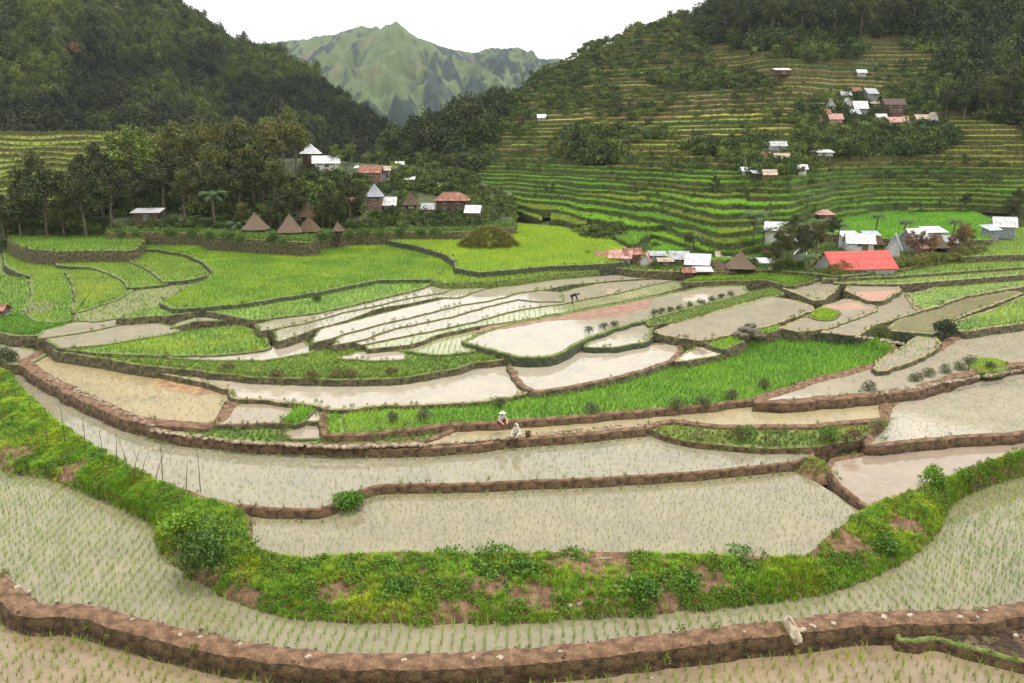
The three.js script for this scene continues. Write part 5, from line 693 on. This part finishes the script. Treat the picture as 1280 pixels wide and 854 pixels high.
// ---------------------------------------------------------------- stones
const stoneM = [std({ map: M.rubble.map, bumpMap: bumpT, bumpScale: .03, color: lin(1.1, 1.05, 1) }), std({ map: M.rubble.map, color: lin(.25, .24, .22), bumpMap: bumpT, bumpScale: .04 })];
function stoneGeo(seed, sx, sy, sz, rough = .25) { const g = new THREE.IcosahedronGeometry(1, 2), a = g.attributes.position; for (let i = 0; i < a.count; i++) { const x = a.getX(i), y = a.getY(i), z = a.getZ(i), k = 1 + rough * (vnoise(x * 1.7 + seed, y * 1.7 + z * 1.1, 31) + .4 * vnoise(x * 4, y * 4 + z * 3 + seed, 32)); a.setXYZ(i, clamp(x * k, -.8, .8) * sx, clamp(y * k, -.75, .75) * sy, clamp(z * k, -.8, .8) * sz); } g.computeVertexNormals(); return g; }
const sg = [stoneGeo(1, 1, .6, .8), stoneGeo(5, 1, .7, .9), stoneGeo(9, 1, .5, .7)];
{ const p = onLevel(990, 795, .7), m = new THREE.Mesh(stoneGeo(3, .3, .75, .16, .18), stoneM[0]); m.name = 'stone_slab'; m.position.copy(p).add(V(0, .25, 0)); m.rotation.set(-.5, .2, .45); m.castShadow = m.receiveShadow = true; scene.add(m); tag(m, 'pale upright stone slab leaning on the brown mud wall', 'stone'); }
const stone = (x, y, L, s, label, group, dark) => { const m = new THREE.Mesh(sg[Math.floor(hash(x, y) * 3)], stoneM[dark ? 1 : 0]); m.name = numbered(dark ? 'boulder' : 'stone'); m.position.copy(onLevel(x, y, L)); m.scale.setScalar(s); m.rotation.y = hash(x, y, 2) * 6; m.castShadow = m.receiveShadow = true; scene.add(m); tag(m, label, dark ? 'boulder' : 'stone', group); };
for (const [x, y, s] of [[22, 735, .18], [36, 740, .14], [70, 752, .1], [165, 775, .13], [225, 794, .14], [250, 797, .12], [300, 806, .12], [385, 822, .16], [505, 826, .14], [592, 823, .13], [625, 823, .17], [700, 815, .1], [1003, 788, .2], [1016, 783, .18], [1042, 780, .15], [1105, 772, .2], [1137, 770, .2], [1200, 772, .15], [1232, 764, .13], [1270, 795, .14], [1222, 772, .1], [930, 790, .1], [815, 848, .08]]) stone(x, y, .92, s, 'pale stone lying on the brown mud wall', 'stones on the mud wall');
for (const [x, y, s] of [[230, 688, .25], [222, 684, .18], [128, 603, .3], [725, 755, .16], [712, 757, .15], [752, 752, .16], [765, 750, .14], [730, 730, .15], [680, 722, .14], [1000, 702, .35], [1055, 686, .18], [1193, 606, .22], [560, 706, .15], [948, 718, .18]]) stone(x, y, 1.75, s, 'pale stone half hidden in the grassy bank', 'stones in the grassy bank');
for (const [x, y, s] of [[922, 419, .7], [932, 414, .8], [942, 417, .75], [950, 421, .6], [930, 421, .6], [938, 409, .6]]) stone(x, y, 4.65, s, 'dark boulder in the heap beside the white paddy', 'boulder heap', true);
{ // pale rubble strewn along the dike paths
  const r = rngOf(88), L = []; const strew = (a, b, L0, n, sp, big = 1) => { for (let i = 0; i < n; i++) { const t = r(), p = onLevel(lerp(a[0], b[0], t) + (r() - .5) * sp, lerp(a[1], b[1], t) + (r() - .5) * sp * .35, L0), k = .4 + r() * .55; if (r() < .45) continue; L.push([p.x, p.y, p.z, r() * 6, (.05 + r() * .12) * big, .7, k, k * .96, k * .9]); } };
  strew([190, 538], [300, 553], 3.35, 120, 10); strew([300, 553], [430, 559], 3.35, 160, 8, 1.3); strew([430, 559], [540, 555], 3.35, 160, 8, 1.4); strew([60, 470], [190, 532], 3.55, 160, 10); strew([540, 555], [640, 548], 3.28, 90, 6); strew([640, 545], [820, 530], 3.16, 130, 10); strew([1100, 492], [1290, 460], 3.85, 260, 8, 1.1); strew([1040, 416], [1130, 430], 4.5, 70, 5, 1.6); strew([1130, 385], [1280, 352], 4.55, 90, 6);
  const root = new THREE.Group(); root.name = 'rubble'; root.userData = { kind: 'stuff', label: 'small pale stones strewn along the dike paths', category: 'rubble' }; scene.add(root); scatter('small_stones', sg[1], stoneM[0], L, root);
}
{ // lumps of soil along the crest of the mud wall and in the wet corner
  const r = rngOf(89), L = []; const k = paddies.findIndex(P => P.label.startsWith('wide flooded')), P = paddies[k]; for (let i = 0; i < P.pts.length; i++) { const q = P.pts[i]; if (!inView(q) || q.z < -44) continue; for (let m = 0; m < 7; m++) { const w = r(), o = w * .95, f = .55 + r() * .7; L.push([q.x + P.out[i].x * o + (r() - .5) * .4 - P.c.x, w > .9 ? -r() * .5 : .12, q.z + P.out[i].z * o + (r() - .5) * .2 - P.c.z, r() * 6, .03 + r() * r() * .11, .7, f, f, f]); } }
  scatter('soil_clods', sg[0], M.mud, L, roots[k]); const k2 = paddies.findIndex(Q => Q.label.startsWith('dark wet')), Q = paddies[k2], L2 = []; for (let i = 0; i < 500; i++) { const p = onLevel(1140 + r() * 140, 768 + r() * 58, .35); if (!inside(Q.pts, p.x, p.z)) continue; const f = .5 + r() * .7; L2.push([p.x - Q.c.x, 0, p.z - Q.c.z, r() * 6, .04 + r() * r() * .2, .6, f, f, f]); } scatter('soil_clods', sg[2], M.mudface, L2, roots[k2]);
}
// bare sticks on the left bank
const stickM = std({ color: lin(.1, .075, .05) });
[[81, 545, 512, 0], [106, 555, 527, 3], [129, 570, 542, 0], [145, 575, 546, 5], [160, 582, 560, -4], [165, 590, 558, 16], [203, 592, 553, 2], [192, 596, 566, 18], [232, 603, 580, 5], [250, 605, 566, 1], [58, 540, 520, 3], [176, 588, 570, 10]].forEach(([x, y0, y1, dx], i) => { const p = bankTop.getPoint(0), q = onLevel(x, y0 + 8, 2.8), m = mPx(q), h = (y0 + 8 - y1) * m * 1.05; void p; const t = part('bare_stick', limb([V(0, -.3, 0), V(dx * m * .4 + .03, h * .5, 0), V(dx * m, h, 0)], .028, .01, 5), stickM, scene); t.name = numbered('bare_stick'); t.position.copy(q); tag(t, 'thin bare stick standing upright on the grassy bank slope', 'stick', 'bare sticks on the bank'); });
// ---------------------------------------------------------------- people
function personBody(bones, colours, res = 84) { // bones: [a, b, ra, rb, colourKey]
  const box = new THREE.Box3(); for (const [a, b, ra, rb] of bones) for (const [q, rr] of [[a, ra], [b, rb]]) { box.expandByPoint(q.clone().addScalar(rr + .03)); box.expandByPoint(q.clone().addScalar(-rr - .03)); }
  const c = box.getCenter(V(0, 0, 0)), s = box.getSize(V(0, 0, 0)), half = Math.max(s.x, s.y, s.z) / 2 * 1.08, mc = new MarchingCubes(res, undefined, false, false, 60000); mc.isolation = 0;
  const dist = (p, [a, b, ra, rb]) => { const ux = b.x - a.x, uy = b.y - a.y, uz = b.z - a.z, vx = p.x - a.x, vy = p.y - a.y, vz = p.z - a.z, t = clamp((ux * vx + uy * vy + uz * vz) / Math.max(1e-9, ux * ux + uy * uy + uz * uz)), wx = vx - ux * t, wy = vy - uy * t, wz = vz - uz * t; return Math.sqrt(wx * wx + wy * wy + wz * wz) - lerp(ra, rb, t); };
  const p = V(0, 0, 0); for (let k = 0; k < res; k++) for (let j = 0; j < res; j++) for (let i = 0; i < res; i++) { p.set((i - res / 2) / (res / 2) * half + c.x, (j - res / 2) / (res / 2) * half + c.y, (k - res / 2) / (res / 2) * half + c.z); let d = 9; for (const bn of bones) { const e = dist(p, bn), kk = bn[5] || .025, h = clamp(.5 + .5 * (d - e) / kk); d = lerp(d, e, h) - kk * h * (1 - h); } mc.field[i + j * res + k * res * res] = -d; }
  mc.update(); const n = mc.count, pos = new Float32Array(n * 3), nor = new Float32Array(n * 3), col = new Float32Array(n * 3); for (let i = 0; i < n; i++) { p.set(mc.positionArray[i * 3] * half + c.x, mc.positionArray[i * 3 + 1] * half + c.y, mc.positionArray[i * 3 + 2] * half + c.z); pos.set([p.x, p.y, p.z], i * 3); nor.set([mc.normalArray[i * 3], mc.normalArray[i * 3 + 1], mc.normalArray[i * 3 + 2]], i * 3); let best = 9, key = 0; for (const bn of bones) { const e = dist(p, bn); if (e < best) { best = e; key = bn[4]; } } col.set(colours[key], i * 3); }
  const g = new THREE.BufferGeometry(); g.setAttribute('position', new THREE.BufferAttribute(pos, 3)); g.setAttribute('normal', new THREE.BufferAttribute(nor, 3)); g.setAttribute('color', new THREE.BufferAttribute(col, 3)); g.setAttribute('uv', new THREE.BufferAttribute(new Float32Array(n * 2), 2)); return g;
}
const clothM = std({ vertexColors: true });
function handBones(w, dir, side) { const L = []; L.push([w, w.clone().addScaledVector(dir, .08), .028, .034, 'skin']); for (let i = 0; i < 4; i++) { const o = (i - 1.5) * .021, a = w.clone().addScaledVector(dir, .09).add(V(side.x * o, side.y * o, side.z * o)), l = [.055, .068, .064, .05][i], b = a.clone().addScaledVector(dir, l * .6), e = b.clone().addScaledVector(dir, l * .5).add(V(0, -.02, 0)); L.push([a, b, .01, .009, 'skin', .004], [b, e, .009, .008, 'skin', .004]); } const th2 = w.clone().addScaledVector(dir, .03); L.push([th2, th2.clone().addScaledVector(dir, .05).add(V(side.x * -.05, side.y * -.05, side.z * -.05)), .011, .009, 'skin', .005]); return L; }
function person(label, p, turn, pose, colours, hat) {
  const t = thing('person', label, 'person', p); t.rotation.y = turn; const B2 = [];
  const crouch = pose === 'crouch', hip = crouch ? V(0, .26, -.12) : V(0, .82, -.08), chest = crouch ? V(0, .62, .06) : V(0, 1.0, .34), neck = crouch ? V(0, .74, .12) : V(0, 1.02, .52), head = crouch ? V(0, .88, .17) : V(0, 1.03, .68);
  B2.push([hip, chest, .15, .15, 'top'], [hip.clone().add(V(-.08, 0, 0)), hip.clone().add(V(.08, 0, 0)), .13, .13, 'bottom'], [chest.clone().add(V(-.13, .04, 0)), chest.clone().add(V(.13, .04, 0)), .085, .085, 'top'], [chest, neck, .07, .055, 'skin'], [neck, head, .055, .08, 'skin'], [head, head.clone().add(V(0, .05, .01)), .092, .098, 'skin'], [head.clone().add(V(0, .0, .09)), head.clone().add(V(0, -.015, .112)), .014, .018, 'skin', .008], [head.clone().add(V(-.095, .01, 0)), head.clone().add(V(-.1, .03, 0)), .018, .016, 'skin', .006], [head.clone().add(V(.095, .01, 0)), head.clone().add(V(.1, .03, 0)), .018, .016, 'skin', .006]);
  for (const s of [-1, 1]) {
    const h0 = hip.clone().add(V(s * .1, 0, .02)), knee = crouch ? V(s * .17, .44, .26) : V(s * .11, .46, .05), ank = crouch ? V(s * .13, .08, .06) : V(s * .11, .09, -.02), toe = ank.clone().add(V(s * .03, -.05, .17)), sh = chest.clone().add(V(s * .19, .05, .02)), el = crouch ? V(s * .27, .46, .26) : V(s * .22, .72, .46), wr = crouch ? V(s * .14, .28, .44) : V(s * .12, .46, .58);
    B2.push([h0, knee, .09, .065, 'bottom'], [knee, ank, .06, .04, 'bottom'], [ank.clone().add(V(0, -.02, -.03)), toe, .04, .032, 'skin'], [sh, el, .06, .046, 'top'], [el, wr, .044, .032, 'top']); B2.push(...handBones(wr, V(-s * .25, -.8, .4).normalize(), V(1, 0, 0)));
  }
  part('body', personBody(B2, { skin: [.2, .1, .06], ...colours }), clothM, t);
  const fc = []; for (const s of [-1, 1]) fc.push(new THREE.SphereGeometry(.012, 8, 6).translate(s * .034, .02, .093)); const eyes = part('eyes', mergeGeometries(fc), std({ color: lin(.02, .015, .012) }), t); eyes.position.copy(head); const mo = part('mouth', new THREE.SphereGeometry(.02, 8, 6).scale(1.2, .25, .3).translate(0, -.045, .094), std({ color: lin(.16, .05, .04) }), t); mo.position.copy(head);
  const hr = part('hair', new THREE.SphereGeometry(.108, 14, 10, 0, 6.283, 0, 1.75).rotateX(-.45), std({ color: lin(.015, .012, .01) }), t); hr.position.copy(head).add(V(0, .04, 0));
  if (hat) { const hp = hat === 'scarf' ? [[.001, .17], [.07, .155], [.115, .1], [.13, .02], [.15, -.06], [.17, -.12]] : [[.001, .17], [.06, .16], [.11, .11], [.125, .07], [.22, .04], [.235, .035]]; const g = part(hat === 'scarf' ? 'headscarf' : 'hat', new THREE.LatheGeometry(hp.map(q => new THREE.Vector2(...q)), 20), std({ color: lin(.55, .52, .47) }), t); g.position.copy(head).add(V(0, .0, hat === 'scarf' ? -.03 : 0)); }
  return t;
}
person('person in red and white crouching on the bund with a white hat', onLevel(626, 533, 3.6), .7, 'crouch', { top: [.55, .5, .48], bottom: [.32, .03, .03] }, 'hat');
person('person in pale clothes and headscarf crouching at the edge of the straw-littered strip', onLevel(647, 549, 3.22), -.5, 'crouch', { top: [.62, .58, .5], bottom: [.55, .5, .42] }, 'scarf');
person('person in dark clothes bending over on a bund of the slanting ponds', onLevel(715, 380, 4.78), 1.4, 'bend', { top: [.03, .03, .04], bottom: [.04, .035, .035] }, null);
{ const b = thing('basket', 'small dark basket on the bund beside the crouching pale person', 'basket', onLevel(660, 545, 3.25)); part('body', new THREE.LatheGeometry([[.001, 0], [.13, 0], [.17, .12], [.18, .28], [.165, .28], [.155, .12], [.001, .03]].map(q => new THREE.Vector2(...q)), 18), B.wood, b); part('rim', new THREE.TorusGeometry(.175, .014, 6, 20).rotateX(Math.PI / 2).translate(0, .28, 0), B.plank, b); }
renderer.render(scene, camera);
